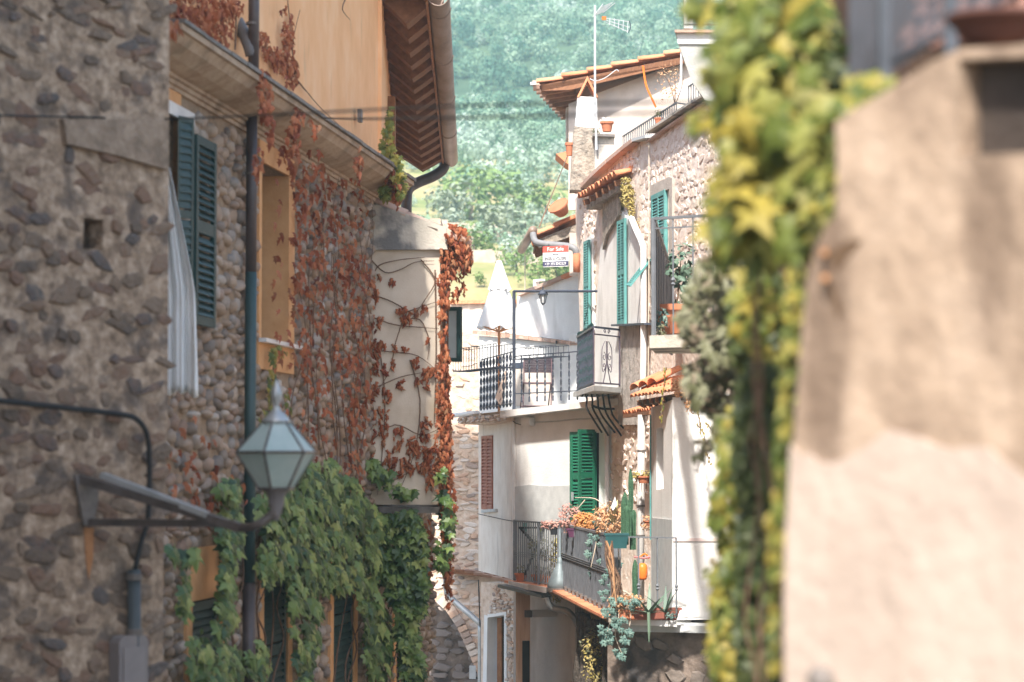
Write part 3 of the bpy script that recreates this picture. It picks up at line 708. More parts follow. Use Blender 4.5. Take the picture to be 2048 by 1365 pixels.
# lower windows: orange surround, dark green shutters
for i, (a, b_, c, d) in enumerate(lowr):
    top = d + (.42 if i == 0 else .07)
    plate('window_surround', B, rectuz(a - .16, b_ + .20, c - .1, top), .05, M_orange_trim, PH, .03, [rectuz(a, b_, c, d)], True)
    if i < 3:
        shutter(PH, B.P(a + .02, c, -.02), B.d + B.n * .02, B.n, (b_ - a) * .96, d - c - .02, M_greenwood, nsl=34, split=(.35, .7), label='dark green closed shutter behind the ivy', inset=.06)
    else:
        for k in range(12): MB().tube([B.P(a + .05, c + (d - c) * k / 12, .03), B.P(b_ - .05, c + (d - c) * k / 12, .03)], .012, 5).build('window_bar', M_black, PH)
        for k in range(3): MB().tube([B.P(a + (b_ - a) * (k + .5) / 3, c, .03), B.P(a + (b_ - a) * (k + .5) / 3, d, .03)], .012, 5).build('window_bar', M_black, PH)
# upper volume: side wall, eaves
cy0 = 27.5; cx0 = bx(cy0); SW = PL(cx0 - .0, cy0 - .02, X_(790, 41.5), 41.5)
plate('side_wall', SW, [(0.0, -4.6), (SW.L, -4.6), (SW.L, 5.5), (0.0, 5.5)], .4, M_orange, PH, -.002, (), True)
for ua, za, zb in ((4.5, 3.2, 4.9), (9.0, 3.0, 4.7)):
    pbox('shutter', SW, ua, ua + .7, za, zb, .0, .10, M_wood, PH)
gx = lambda Y: X_(870, cy0) + (X_(897, 42.3) - X_(870, cy0)) * (Y - cy0) / (42.3 - cy0)
zg = 5.27
for k in range(15):
    Y = cy0 + .25 + k * (14.2 / 14.4); xw = SW.o.x + (SW.d.x / SW.d.y) * (Y - SW.o.y) - .05; xg = gx(Y) - .12
    wx = xg - xw
    z0 = zg - .06
    pts = [(xw, Y, z0 + .20), (xw + wx * .30, Y, z0 + .05), (xw + wx * .60, Y, z0 - .12), (xw + wx * .82, Y, z0 - .02), (xg, Y, z0 + .07), (xg, Y, z0 + .14), (xw, Y, z0 + .48)]
    q = MB(); q.prism(pts, Vector((0, .36, 0))); q.build('rafter', M_wood_dark, PH)
ya, yb = cy0 - .05, 42.3
def eb(Y, f, dz): xw = SW.o.x + (SW.d.x / SW.d.y) * (Y - SW.o.y) - .05; return Vector((xw + (gx(Y) - .12 - xw) * f, Y, zg - .06 + dz))
M_soffit = mat('brown_soffit_tiles', [(.20, .08, .04), (.33, .15, .08)], scale=7, pieces=.5, bump=.2)
for k in range(15):
    y0_ = ya + (yb - ya) * k / 15; y1_ = ya + (yb - ya) * (k + 1) / 15 - .01
    for f0, f1 in ((0, .34), (.345, .67), (.675, 1.0)):
        zz = lambda f: .50 - .36 * f
        q = MB(); q.add([eb(y0_, f0, zz(f0)), eb(y0_, f1, zz(f1)), eb(y1_, f1, zz(f1)), eb(y1_, f0, zz(f0))] + [eb(y0_, f0, zz(f0) + .03), eb(y0_, f1, zz(f1) + .03), eb(y1_, f1, zz(f1) + .03), eb(y1_, f0, zz(f0) + .03)],
                        [(0, 3, 2, 1), (4, 5, 6, 7), (0, 1, 5, 4), (1, 2, 6, 5), (2, 3, 7, 6), (3, 0, 4, 7)]); q.build('plank', M_soffit, PH)
MB().bar((gx(ya) - .10, ya, zg + .06), (gx(yb) - .10, yb, zg + .06), .03, .13).build('fascia_board', M_wood, PH)
q = MB(); n = 10; V = []; Fc = []
for Y in (ya - .02, yb + .1):
    for r_ in (.13, .118):
        for i in range(n + 1): a = math.pi + math.pi * i / n; V.append((gx(Y) + .03 + math.cos(a) * r_, Y, zg + .10 + math.sin(a) * r_))
for i in range(n): Fc += [(i, i + 1, 2 * n + 3 + i, 2 * n + 2 + i), (n + 1 + i, 3 * n + 3 + i, 3 * n + 4 + i, n + 2 + i), (i, n + 1 + i, n + 2 + i, i + 1)]
q.add(V, Fc); q.build('gutter', M_gutter, PH, True)
for Y in (28.2, 31.5, 35, 38.6):
    q = MB(); q.tube([(gx(Y) + .03 + math.cos(math.pi + math.pi * i / 8) * .137, Y, zg + .10 + math.sin(math.pi + math.pi * i / 8) * .137) for i in range(9)], .008, 4); q.build('gutter_bracket', M_gutter, PH)
# verge above the near end and roof sheet
q = MB(); q.prism([(cx0 - .3, ya - .06, zg + .62), (gx(ya) - .05, ya - .06, zg + .20), (gx(ya) - .05, ya - .06, zg + .05), (cx0 - .02, ya - .06, zg + .20), (cx0 - .3, ya - .06, zg + .3)], Vector((0, .04, 0))); q.build('barge_board', M_zinc_dark, PH)
tiles(PH, (gx(ya) + .02, ya, zg + .20), Vector((gx(yb) - gx(ya), yb - ya, 0)), Vector((-1, 0, .42)), 40, 4, M_tile_old, pitch=.365, L_=.5, r0=.17)
# downpipe at the eave end
q = MB(); q.tube(arc([W(888, 305, 42.2), W(888, 335, 42.2), W(868, 352, 42.1), W(835, 366, 42.0), W(818, 378, 41.9), W(813, 400, 41.8), W(813, 480, 41.8)], 5), .095, 10); o = q.build('downpipe', M_brownpipe, None, True)
tag(o, 'brown swan neck downpipe dropping from the end of the eave gutter', 'downpipe')
MB().box(B.hit(720, 232, .02), B.d * .05, B.n * .02, Vector((0, 0, .07))).build('iron_anchor', M_zinc_dark, PH)
# long drainpipe in front of the pebbles
DP = thing('drainpipe', 'long vertical drainpipe down the pebble house, brown above and teal lower down', 'drainpipe', B.hit(501, 1300, .1))
def pip(py, o=.11): return B.hit(502 if py < 160 else 501 if py < 400 else 499, py, o)
yD = B.hit(500, 900, .11).y; xD = B.hit(500, 900, .11).x
yU = yD; ZZ = lambda py: Z_(py, yD, 500)
MB().tube([(xD + .012, yD, ZZ(-120)), (xD + .012, yD, ZZ(158))], .048, 12).build('upper_pipe', M_brownpipe, DP, True)
MB().tube([(xD, yD, ZZ(225)), (xD, yD, ZZ(545))], .048, 12).build('middle_pipe', M_brownpipe, DP, True)
MB().tube([(xD, yD, ZZ(545)), (xD, yD, ZZ(1165))], .050, 12).build('lower_pipe', M_tealpipe, DP, True)
MB().tube([(xD, yD, ZZ(1165)), (xD, yD, ZZ(1700))], .056, 12).build('foot_pipe', M_brownpipe, DP, True)
for py in (45, 345, 1165): MB().tube([(xD, yD, ZZ(py)), (xD, yD, ZZ(py + 5))], .056, 12).build('pipe_clip', M_zinc_dark, DP)
MB().tube(arc([W(458, 30, yD + .35), W(470, 36, yD + .3), W(487, 66, yD + .1), W(498, 92, yD), W(503, 112, yD)], 4), .055, 10).build('branch_pipe', mat('dark_branch_pipe', [(.08, .075, .075), (.15, .14, .14)], rough=.5, bump=.1), DP, True)

# ================================================================== LEFT: plaster annex
YA = 26.9
AN = thing('plaster_annex', 'cream plaster bump-out with tiled lean-to roof hung with red creeper', 'building extension', (-1.2, 28, -.45))
xa0, xa1 = X_(738, YA), X_(880, YA)
AP = PL(xa0, YA, xa1, YA)
plate('front_wall', AP, rectpx(736, 498, 880, 1010), .12, M_cream, AN)
xb1 = xa1 - .10
AS = PL(xa1 + .002, YA + .02, X_(896, 29.6), 29.6)
plate('side_wall', AS, rectuz(0, AS.L, -.44, 2.75), .12, M_cream, AN, 0, (), True)
MB().box(((xa0 + xa1) / 2, 28.2, -.50), Vector(((xa1 - xa0) / 2 + .04, 0, 0)), Vector((0, 1.35, 0)), Vector((0, 0, .035))).build('floor_slab', M_zinc_dark, AN)
plate('gable_beam', AP, [(738, 408), (760, 411), (893, 455), (895, 499), (738, 500)], .25, M_concrete, AN, .07)
plate('upper_gable', AP, [(738, 400), (760, 404), (925, 470), (896, 470), (895, 460), (760, 415)], .1, M_concrete, AN, .02)
q = MB(); q.prism([(xa1 + .05, YA + .1, 2.40), (xa1 + .30, YA + .1, 2.33), (xa1 + .30, YA + .1, 2.38), (xa1 + .05, YA + .1, 2.62)], Vector((0, 2.5, 0))); q.build('eave_soffit', M_wood_dark, AN)
e0 = W(935, 488, YA + .02); e1 = W(748, 404, YA + .02); sl_ = (e1 - e0).normalized()
tiles(AN, e0 + Vector((0, -.10, -.03)), Vector((0, 1, 0)), sl_, 15, 3, M_tile_old, pitch=.18, L_=(e1 - e0).length / 3 + .07, r0=.085)
# open casement on the annex side
CW = thing('open_casement', 'open green framed window pane sticking out of the annex side', 'window', W(902, 720, 27.6))
CP = PL(X_(880, 27.6), 27.6, X_(921, 27.5), 27.5)
plate('frame', CP, rectpx(881, 614, 921, 724), .05, M_greenwood, CW, .02, [rectpx(885, 622, 913, 716)])
plate('pane', CP, rectpx(884, 621, 914, 717), .006, mat('window_glass_pale', [(.32, .37, .38), (.46, .50, .50)], rough=.08, scale=1.5, bump=0, spec=.7), CW, .0)

# ================================================================== creepers on the left
def twig(root, pts, r=.006, name='stem', m=None):
    MB().tube(arc(pts, 4), [r * (1 - .6 * i / (len(arc(pts, 4)) - 1)) for i in range(len(arc(pts, 4)))], 4).build(name, m or M_stem, root)
RC = thing('red_creeper', 'rust red dying creeper leaves scattered over the pebble wall', 'creeper', B.hit(660, 1000, .05))
pt = [(600, 330, 22, 70, 90), (575, 300, 15, 40, 30), (640, 400, 45, 60, 120), (700, 420, 35, 60, 90), (620, 480, 35, 60, 110), (670, 520, 50, 60, 170), (715, 560, 25, 70, 110), (600, 590, 18, 70, 90), (655, 620, 40, 60, 130),
      (705, 690, 36, 60, 170), (610, 700, 18, 45, 60), (640, 760, 25, 60, 60), (712, 790, 28, 80, 140), (720, 880, 18, 80, 90), (560, 560, 10, 200, 40), (640, 860, 50, 60, 40), (380, 920, 60, 90, 60), (700, 960, 30, 50, 60), (718, 330, 10, 45, 22), (745, 250, 8, 20, 0),
      (610, 180, 35, 30, 0), (735, 600, 14, 90, 60), (440, 1010, 60, 60, 60), (600, 800, 60, 120, 60)]
it = wall_leaves(B, [(p[0], p[1], p[2] * 1.05, p[3] * 1.05, int(p[4] * .44)) for p in pt if p[4]], .10, 5, droop=.1, gap=(.06, .16))
leaves(RC, it, M_leaf_red, 'dry')
R = random.Random(8)
for k in range(13):
    x = R.uniform(580, 735); y = R.uniform(880, 1010); P_ = []
    for j in range(9):
        P_.append(B.hit(x, y, .09)); x += R.uniform(-12, 14); y -= R.uniform(40, 85)
        if y < 330 + (x < 640) * -40: break
    if len(P_) > 2: twig(RC, P_, .007)
RU = thing('red_creeper', 'dark red creeper sprays climbing the orange plaster around the pipe', 'creeper', B.hit(540, 150, .05))
it = wall_leaves(B, [(380, 30, 40, 40, 120), (400, 70, 30, 30, 60), (440, 20, 45, 22, 110), (430, 90, 30, 40, 50), (455, 45, 14, 50, 40), (525, 85, 14, 20, 40), (545, 110, 18, 14, 50), (560, 130, 16, 18, 50), (575, 110, 6, 60, 60), (570, 40, 8, 60, 12), (590, 150, 10, 28, 44), (585, 80, 5, 50, 30), (355, 25, 14, 50, 40)], .075, 6, droop=.1, gap=(0, .06))
it += wall_leaves(B, [(533, 200, 14, 60, 60), (545, 270, 8, 30, 16), (600, 240, 12, 20, 16), (630, 262, 10, 16, 10), (720, 330, 7, 32, 26), (590, 300, 12, 50, 40), (520, 330, 10, 28, 14), (640, 330, 14, 30, 10), (425, 60, 20, 30, 10), (345, 60, 20, 14, 20)], .10, 7, droop=.1, gap=(.40, .50))
leaves(RU, it, M_leaf_red, 'dry')
for P_ in ([(520, 90), (550, 110), (580, 135), (600, 170), (620, 190)], [(575, 160), (572, 110), (580, 60), (575, 0), (570, -60)], [(590, 150), (585, 90), (600, 20)], [(440, 110), (442, 60), (440, 0), (445, -60)], [(470, 100), (472, 30), (468, -40)], [(560, 130), (590, 155), (640, 215), (700, 270)], [(690, 0), (685, 20), (700, 40)]):
    twig(RU, [B.hit(a, b_, .0) for a, b_ in P_], .008)
RA = thing('red_creeper', 'thin curling creeper with drooping red leaves across the cream annex', 'creeper', AP.hit(800, 1000, .05))
sp = [[(742, 520), (770, 545), (800, 540), (830, 525), (868, 522)], [(740, 590), (775, 600), (812, 622), (806, 640), (790, 690), (780, 740), (750, 790)], [(745, 700), (790, 705), (835, 712), (878, 745)], [(742, 780), (800, 755), (850, 745)],
      [(812, 625), (840, 615), (870, 605)], [(806, 640), (840, 640), (858, 680), (855, 720)], [(745, 635), (790, 650), (840, 655), (878, 658)], [(748, 548), (760, 530), (800, 520), (850, 515)], [(842, 520), (870, 560), (850, 600), (822, 640)],
      [(745, 880), (790, 850), (840, 870), (875, 860)], [(742, 980), (790, 960), (840, 930), (870, 900)], [(760, 700), (770, 800), (765, 900), (755, 990)], [(820, 720), (840, 800), (830, 900), (800, 980)], [(870, 540), (872, 700), (868, 850)]]
for P_ in sp: twig(RA, [AP.hit(a, b_, .03) for a, b_ in P_], .008)
pc = [(783, 568, 8, 8, 4), (760, 560, 6, 6, 3), (742, 560, 10, 26, 14), (745, 600, 10, 20, 16), (802, 622, 10, 9, 9), (812, 642, 9, 12, 10), (828, 628, 9, 7, 5), (847, 620, 8, 5, 4), (760, 640, 6, 10, 5), (790, 700, 9, 10, 6), (762, 695, 9, 10, 6), (810, 705, 8, 8, 4), (778, 740, 12, 14, 8),
      (832, 730, 8, 14, 8), (803, 770, 8, 10, 6), (836, 768, 7, 9, 5), (855, 750, 14, 10, 14), (852, 768, 8, 14, 7), (775, 790, 10, 20, 12), (765, 850, 12, 40, 26), (795, 880, 14, 26, 20), (825, 900, 14, 22, 22), (850, 860, 12, 26, 20), (845, 920, 18, 26, 34), (810, 940, 18, 22, 26), (780, 930, 14, 26, 22), (858, 960, 8, 26, 14), (790, 420, 8, 5, 3), (745, 690, 16, 60, 50), (745, 760, 14, 50, 50), (740, 850, 10, 70, 50), (865, 930, 12, 40, 40), (853, 684, 3, 8, 2)]
leaves(RA, wall_leaves(AP, pc, .085, 9, droop=0, gap=(.03, .08)), M_leaf_red, 'dry')
IC = thing('red_ivy_column', 'dense rust red ivy hanging down the outer corner of the annex', 'creeper', W(888, 1200, 27.0))
R = random.Random(4); it = []
for (cx, cy, rx, ry, n) in [(888, 560, 12, 70, 150), (885, 640, 10, 60, 90), (886, 760, 14, 80, 260), (888, 860, 16, 80, 300), (890, 950, 15, 80, 260), (893, 1050, 12, 70, 150), (897, 1120, 10, 60, 70), (905, 470, 16, 18, 70), (925, 490, 14, 30, 90), (935, 520, 10, 24, 50), (915, 545, 18, 20, 24), (925, 580, 10, 12, 10), (905, 600, 14, 16, 12), (900, 530, 12, 40, 60), (898, 1180, 8, 40, 30), (860, 1100, 8, 60, 30), (905, 1000, 8, 60, 30)]:
    for _ in range(n):
        a = R.uniform(0, 6.28); q_ = math.sqrt(R.random()); p = W(cx + math.cos(a) * q_ * rx, cy + math.sin(a) * q_ * ry, 26.75 + R.uniform(-.05, .5))
        it.append((p, Vector((.3, -1, .1)) + rv(R, .6), Vector((0, 0, -1)) + rv(R, .5), .085 * R.uniform(.6, 1.25)))
leaves(IC, it, M_leaf_red, 'dry')
for k in range(5): twig(IC, [W(884 + k * 3 + R.uniform(-3, 3), y, 26.95 + k * .05) for y in range(510, 1200, 80)], .012)
YG = thing('yellow_green_vine', 'yellow green vine tuft hanging where the cornice meets the roof corner', 'vine', W(790, 400, 26.6))
R = random.Random(14); it = []; it2 = []
for (cx, cy, rx, ry, n, wh) in [(775, 300, 12, 50, 60, 0), (790, 340, 14, 30, 60, 0), (800, 375, 12, 26, 60, 0), (770, 385, 10, 18, 30, 0), (785, 360, 12, 18, 40, 1), (795, 390, 12, 22, 50, 1), (775, 350, 6, 14, 20, 1), (780, 250, 6, 40, 20, 0)]:
    for _ in range(n):
        a = R.uniform(0, 6.28); q_ = math.sqrt(R.random()); p = W(cx + math.cos(a) * q_ * rx, cy + math.sin(a) * q_ * ry, 26.0 + R.uniform(-.1, .3))
        (it2 if wh else it).append((p, Vector((.1, -1, .3)) + rv(R, .6), Vector((0, 0, -1)) + rv(R, .6), .08 * R.uniform(.6, 1.2)))
leaves(YG, it, M_leaf_yel, 'ivy', 120); leaves(YG, it2, M_leaf_red, 'dry', 60, 'red_foliage')
GI = thing('green_ivy', 'thick green ivy covering the lower pebble wall and its shuttered windows', 'ivy', B.hit(650, 1365, .1))
pg = [(470, 1000, 14, 30, 40), (450, 1080, 10, 100, 34), (470, 1060, 18, 50, 50), (455, 980, 20, 24, 30), (560, 1030, 40, 50, 170), (610, 990, 45, 55, 280), (650, 1040, 60, 60, 420), (600, 1100, 60, 60, 400), (690, 1000, 40, 40, 180), (720, 1060, 50, 60, 420), (660, 1140, 60, 50, 360), (760, 1090, 30, 60, 220), (605, 1180, 24, 50, 120),
      (628, 1250, 16, 60, 90), (610, 1330, 16, 50, 70), (740, 1180, 22, 70, 200), (760, 1290, 28, 80, 260), (585, 1240, 8, 60, 20), (380, 1115, 22, 12, 22), (372, 1180, 5, 70, 30), (405, 1320, 22, 50, 60), (450, 1270, 18, 90, 100), (460, 1150, 14, 60, 80), (520, 1330, 20, 40, 60), (660, 950, 30, 22, 50), (600, 940, 24, 24, 30), (350, 1110, 10, 10, 10), (450, 1340, 40, 40, 120), (538, 1130, 20, 40, 80)]
it = wall_leaves(B, [(p[0], p[1], p[2], p[3], int(p[4] * .42)) for p in pg], .14, 15, droop=.55, gap=(.12, .34)) + wall_leaves(B, [(p[0], p[1], p[2] * 1.05, p[3] * 1.05, int(p[4] * .4)) for p in pg], .09, 16, droop=.2, gap=(.03, .16))
R = random.Random(33)
for (cx, cy, rx, ry, n) in [(800, 1060, 40, 30, 170), (830, 1100, 22, 60, 200), (790, 1150, 22, 60, 160), (815, 1230, 22, 90, 300), (840, 1180, 14, 60, 100), (770, 960, 16, 20, 22), (800, 985, 30, 16, 16), (880, 950, 10, 14, 10), (890, 1000, 14, 12, 14), (895, 1050, 12, 30, 30), (885, 1110, 14, 40, 36), (825, 1330, 20, 60, 160), (812, 1040, 30, 14, 40), (745, 940, 14, 20, 26)]:
    for _ in range(n):
        a = R.uniform(0, 6.28); q_ = math.sqrt(R.random()); p = W(cx + math.cos(a) * q_ * rx, cy + math.sin(a) * q_ * ry, 26.6 + R.uniform(-.15, .35))
        it.append((p, Vector((.3, -.8, .6)) + rv(R, .5), Vector((0, 0, -1)) + rv(R, .7), .125 * R.uniform(.55, 1.2)))
leaves(GI, it, M_leaf_green, 'ivy')
R = random.Random(3)
for k in range(18):
    x = R.uniform(430, 800); y = 1420; P_ = []
    for j in range(6): P_.append(B.hit(x, y, .08)); x += R.uniform(-20, 26); y -= R.uniform(50, 95)
    twig(GI, P_, .012)
for a, b_ in ((540, 735), (585, 760)):
    it = wall_leaves(B, [(545, 770, 8, 60, 40), (560, 705, 16, 8, 16), (530, 850, 10, 40, 30), (575, 820, 8, 40, 16)], .07, 3 + a, gap=(.05, .14))
ST_ = thing('small_ivy_strand', 'thin yellow green ivy strand trailing below the orange window sill', 'ivy', B.hit(545, 800, .1)); leaves(ST_, it, M_leaf_yel, 'ivy', 100)
twig(ST_, [B.hit(548, 700, .1), B.hit(545, 760, .1), B.hit(540, 820, .1), B.hit(530, 880, .1)], .006)

# ================================================================== CENTRE: white house with terrace
EF = PX(1027, 41.3, 1225, 38.65)                       # front of the white house (u from far left to near right)
EL = PX(1027, 41.3, 957, 45.1)                         # its side wall going back
ef = lambda px, py: EF.uz(px, py)
WH = thing('white_house', 'white plastered house with roof terrace, green door shutter and narrow russet window', 'building', EF.hit(1120, 1250))
plate('front_wall', EF, [(1027, 822), (1232, 806), (1232, 1440), (1027, 1440)], .3, M_white, WH, 0, [[(1146, 866), (1198, 866), (1198, 1180), (1146, 1180)]])
pbox('door_dark', EF, EF.uz(1140, 1000)[0], EF.uz(1205, 1000)[0], -2.2, .7, -.28, -.25, M_inside, WH)
plate('painted_dado', EF, [(1029, 974), (1060, 970), (1100, 973), (1144, 971), (1144, 1180), (1029, 1180)], .012, M_whitegrey, WH, .014)
slotL = [(966, 872), (986, 871), (986, 1020), (966, 1021)]
plate('side_wall', EL, [(1027.5, 838), (957, 848), (957, 1142), (1027.5, 1160)], .25, M_pinkplaster, WH, 0, [slotL])
ul = [EL.uz(965.5, 950)[0], EL.uz(986.5, 950)[0]]; u_a, u_b = max(ul), min(ul); uc = (u_a + u_b) / 2; zlt, zlb = EL.uz(976, 872)[1], EL.uz(976, 1020)[1]
for uu, un in ((u_b, uc - .01), (uc + .01, u_a)):
    shutter(WH, EL.P(uu, zlb, .01), EL.d, EL.n, un - uu, zlt - zlb, M_redshut, nsl=22, split=(), inset=.05, th=.04, label='russet louvred shutter leaf')
plate('side_sill', EL, [(962, 1020), (990, 1018), (990, 1024), (962, 1026)], .1, M_whitegrey, WH, .05)
plate('corner_bead', EF, [(1024, 845), (1029, 844), (1029, 1160), (1024, 1160)], .06, M_white, WH, .02)
# ragged stone foot below the side wall
q = MB(); R = random.Random(2)
for k in range(5):
    px = 940 + k * 18; q = MB(); p = W(px, 1143 + k * 4.5, 41.9 - k * .15); q.box(p, Vector((.09, 0, -.01)), Vector((0, .25, 0)), Vector((0, 0, .022))); q.build('ledge_slab', M_tile_old, WH)
# green door shutter: closed leaf and the folded leaf
g0 = EF.uz(1144, 1000)[0]; g1 = EF.uz(1193, 1000)[0]; gz1 = EF.uz(1165, 864)[1]; gz0 = EF.uz(1165, 1160)[1]
shutter(WH, EF.P(g0, gz0, .02), EF.d, EF.n, g1 - g0, gz1 - gz0, M_greenbright, nsl=46, split=(.70,), inset=.07, th=.05, cols=2, label='bright green louvred door leaf')
shutter(WH, EF.P(g1 + .02, gz0, .05), (EF.d * .35 + EF.n), EF.d, .42, gz1 - gz0 + .03, M_greenbright, nsl=46, split=(.70,), inset=.07, th=.04, label='bright green leaf standing open')
MB().box(EF.P(g0 + .12, gz0 + 1.35, .07), EF.d * .012, EF.n * .02, Vector((0, 0, .07))).build('door_handle', M_silver, WH)
MB().tube([EF.hit(1214, 850, .06), EF.hit(1214, 1180, .06)], .045, 8).build('white_pipe', M_white, WH, True)
# terrace slab and its rough left end
tz1 = EF.uz(1120, 812)[1]
slabtop = [(915, 835), (1000, 822), (1240, 800)]
plate('terrace_slab', EF, [(1000, 822), (1240, 796), (1240, 808), (1027, 832), (1000, 836)], 2.6, M_white, WH, .28)
q = MB(); pa_, pb_, pc_ = W(915, 833, 45.2), W(1002, 823, 41.2), W(1027, 833, 41.2)
q.prism([W(918, 832, 44.5), W(1003, 823, 41.0), W(1027, 826, 41.0), W(1024, 842, 41.0), W(965, 850, 43), W(918, 848, 44.5)], Vector((.15, .9, 0))); q.build('slab_end', M_rubble_mortar, WH)
pS = PX(915, 44.6, 1010, 41.0)
stones(WH, pS, [(918, 833), (1000, 826), (1015, 840), (918, 846)], (.12, .25), (.04, .07), (.02, .05), M_rubble, 3, 20, jit=.2)
# junction box, conduit
jb = thing('junction_box', 'small white electric box high on the white front wall', 'box', EF.hit(1050, 856))
plate('box', EF, rectpx(1042, 836, 1060, 852), .09, M_white, jb, .10); plate('lid', EF, rectpx(1043.5, 838, 1058.5, 850), .02, M_white, jb, .112)
MB().tube([EF.hit(1060, 846, .02), EF.hit(1110, 843, .02), EF.hit(1160, 838, .02), EF.hit(1200, 838, .02)], .012, 5).build('thin_conduit', M_whitegrey, WH)
MB().tube(arc([EF.hit(1042, 850, .05), EF.hit(1030, 846, .06), EF.hit(1022, 838, .1)], 3), .008, 4).build('wire', M_cable, jb)
# white drainage pipe at slab's left
o = MB().tube([W(900, 832, 44.0), W(955, 826, 43.4)], .045, 8).build('white_drain_pipe', M_white, None, True); tag(o, 'short white drain pipe sticking out beside the stone terrace edge', 'pipe')
# stone wall behind, left of the white house
E1 = PL(X_(820, 46.5), 46.5, X_(1010, 46.2), 46.2)
RW = thing('rubble_house', 'old sunlit rubble stone wall squeezed between ivy and white house', 'building', E1.hit(900, 1365))
archhole = [(838, 1245), (850, 1212), (870, 1205), (893, 1222), (915, 1255), (935, 1300), (955, 1345), (958, 1440), (836, 1440)]
plate('wall', E1, [(820, 664), (1010, 664), (1010, 1440), (820, 1440)], .5, M_rubble_mortar, RW, 0, [archhole, ])
stones(RW, E1, [(870, 850), (962, 845), (962, 1200), (985, 1235), (985, 1330), (960, 1330), (900, 1225), (845, 1200), (840, 1100)], (.14, .34), (.055, .12), (.01, .045), M_rubble, 9, 300, avoid=[archhole], keep=.9, jit=.35)
stones(RW, E1, [(896, 668), (960, 668), (960, 825), (896, 825)], (.14, .34), (.07, .14), (.01, .04), M_rubble, 19, 60, keep=.30, jit=.4)
for i in range(16):                                    # ring of arch stones
    t_ = i / 15; ax = [872, 893, 915, 935, 955]; ay = [1203, 1222, 1255, 1300, 1345]
    f = t_ * 4; k = min(3, int(f)); g = f - k; px = ax[k] + (ax[k + 1] - ax[k]) * g; py = ay[k] + (ay[k + 1] - ay[k]) * g
    dx, dy = ax[k + 1] - ax[k], ay[k + 1] - ay[k]; l = math.hypot(dx, dy); nx_, ny_ = dy / l, -dx / l
    c = [(px + dx / l * s * 5.2 + nx_ * q_, py + dy / l * s * 5.2 + ny_ * q_) for s, q_ in ((-1, -1), (1, -1), (1, 17), (-1, 17))]
    plate('stone', E1, c, .3, M_rubble, RW, .07 + (i % 3) * .015)
AB = PL(X_(830, 48.2), 48.2, X_(990, 47.6), 47.6)
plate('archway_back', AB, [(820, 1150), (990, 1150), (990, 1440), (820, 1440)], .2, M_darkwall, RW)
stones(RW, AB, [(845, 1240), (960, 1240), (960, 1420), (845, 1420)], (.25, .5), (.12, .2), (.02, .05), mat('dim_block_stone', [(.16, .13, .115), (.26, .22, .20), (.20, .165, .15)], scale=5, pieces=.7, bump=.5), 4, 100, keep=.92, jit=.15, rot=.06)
plate('low_ledge', E1, [(905, 1140), (1030, 1150), (1030, 1160), (905, 1148)], .5, M_wood_dark, RW, .35)
o = MB().tube(arc([W(892, 1150, 45.6), W(893, 1182, 45.6), W(900, 1195, 45.6), W(955, 1243, 45.3), W(961, 1250, 45.3), W(961, 1262, 45.3), W(961, 1420, 45.3)], 3), .055, 8).build('drainpipe', M_silver, None, True)
tag(o, 'pale grey metal drainpipe running diagonally beside the stone arch', 'drainpipe')
o = MB().tube([W(957, 1160, 45.2), W(960, 1255, 45.2)], .012, 5).build('thin_cable', M_cable); tag(o, 'thin dark cable hanging down the rubble wall to the pipe', 'cable')
MB().box(W(945, 1345, 45.8), Vector((.06, 0, 0)), Vector((0, .06, 0)), Vector((0, 0, .12))).build('meter_cabinet', M_whitegrey, RW)
# narrow doorway house under the terrace: white reveal, brown door
DW = thing('doorway_bay', 'narrow rubble bay with white door reveal and brown wooden door', 'building', W(1000, 1365, 44.5))
DP_ = PX(955, 44.9, 1032, 44.0)
dhole = [(975, 1232), (1008, 1228), (1008, 1440), (972, 1440)]
plate('wall', DP_, [(962, 1165), (1032, 1168), (1032, 1440), (962, 1440)], .45, M_rubble_mortar, DW, 0, [dhole])
plate('white_reveal', DP_, [(968, 1230), (975, 1232), (972, 1440), (964, 1440)], .44, M_white, DW, .012)
plate('white_reveal', DP_, [(975, 1229), (1012, 1224), (1012, 1230), (975, 1236)], .2, M_white, DW, .02)
plate('white_reveal', DP_, [(1008, 1230), (1013, 1230), (1013, 1440), (1008, 1440)], .1, M_white, DW, .02)
MB().box(W(985, 1340, 44.95), Vector((.13, 0, 0)), Vector((0, .012, 0)), Vector((0, 0, 1.2))).build('reveal_panel', M_white, DW)
plate('door', PX(990, 44.7, 1012, 44.6), rectpx(994, 1236, 1003, 1440), .05, M_wood, DW)
plate('door', PX(990, 44.75, 1012, 44.65), rectpx(1003, 1234, 1012, 1440), .05, M_inside, DW)
stones(DW, DP_, [(992, 1170), (1000, 1168), (1030, 1205), (1030, 1400), (1014, 1400), (1014, 1226), (985, 1225), (972, 1228)], (.08, .18), (.04, .08), (.015, .05), M_rubble, 12, 120, avoid=[dhole], keep=.9)
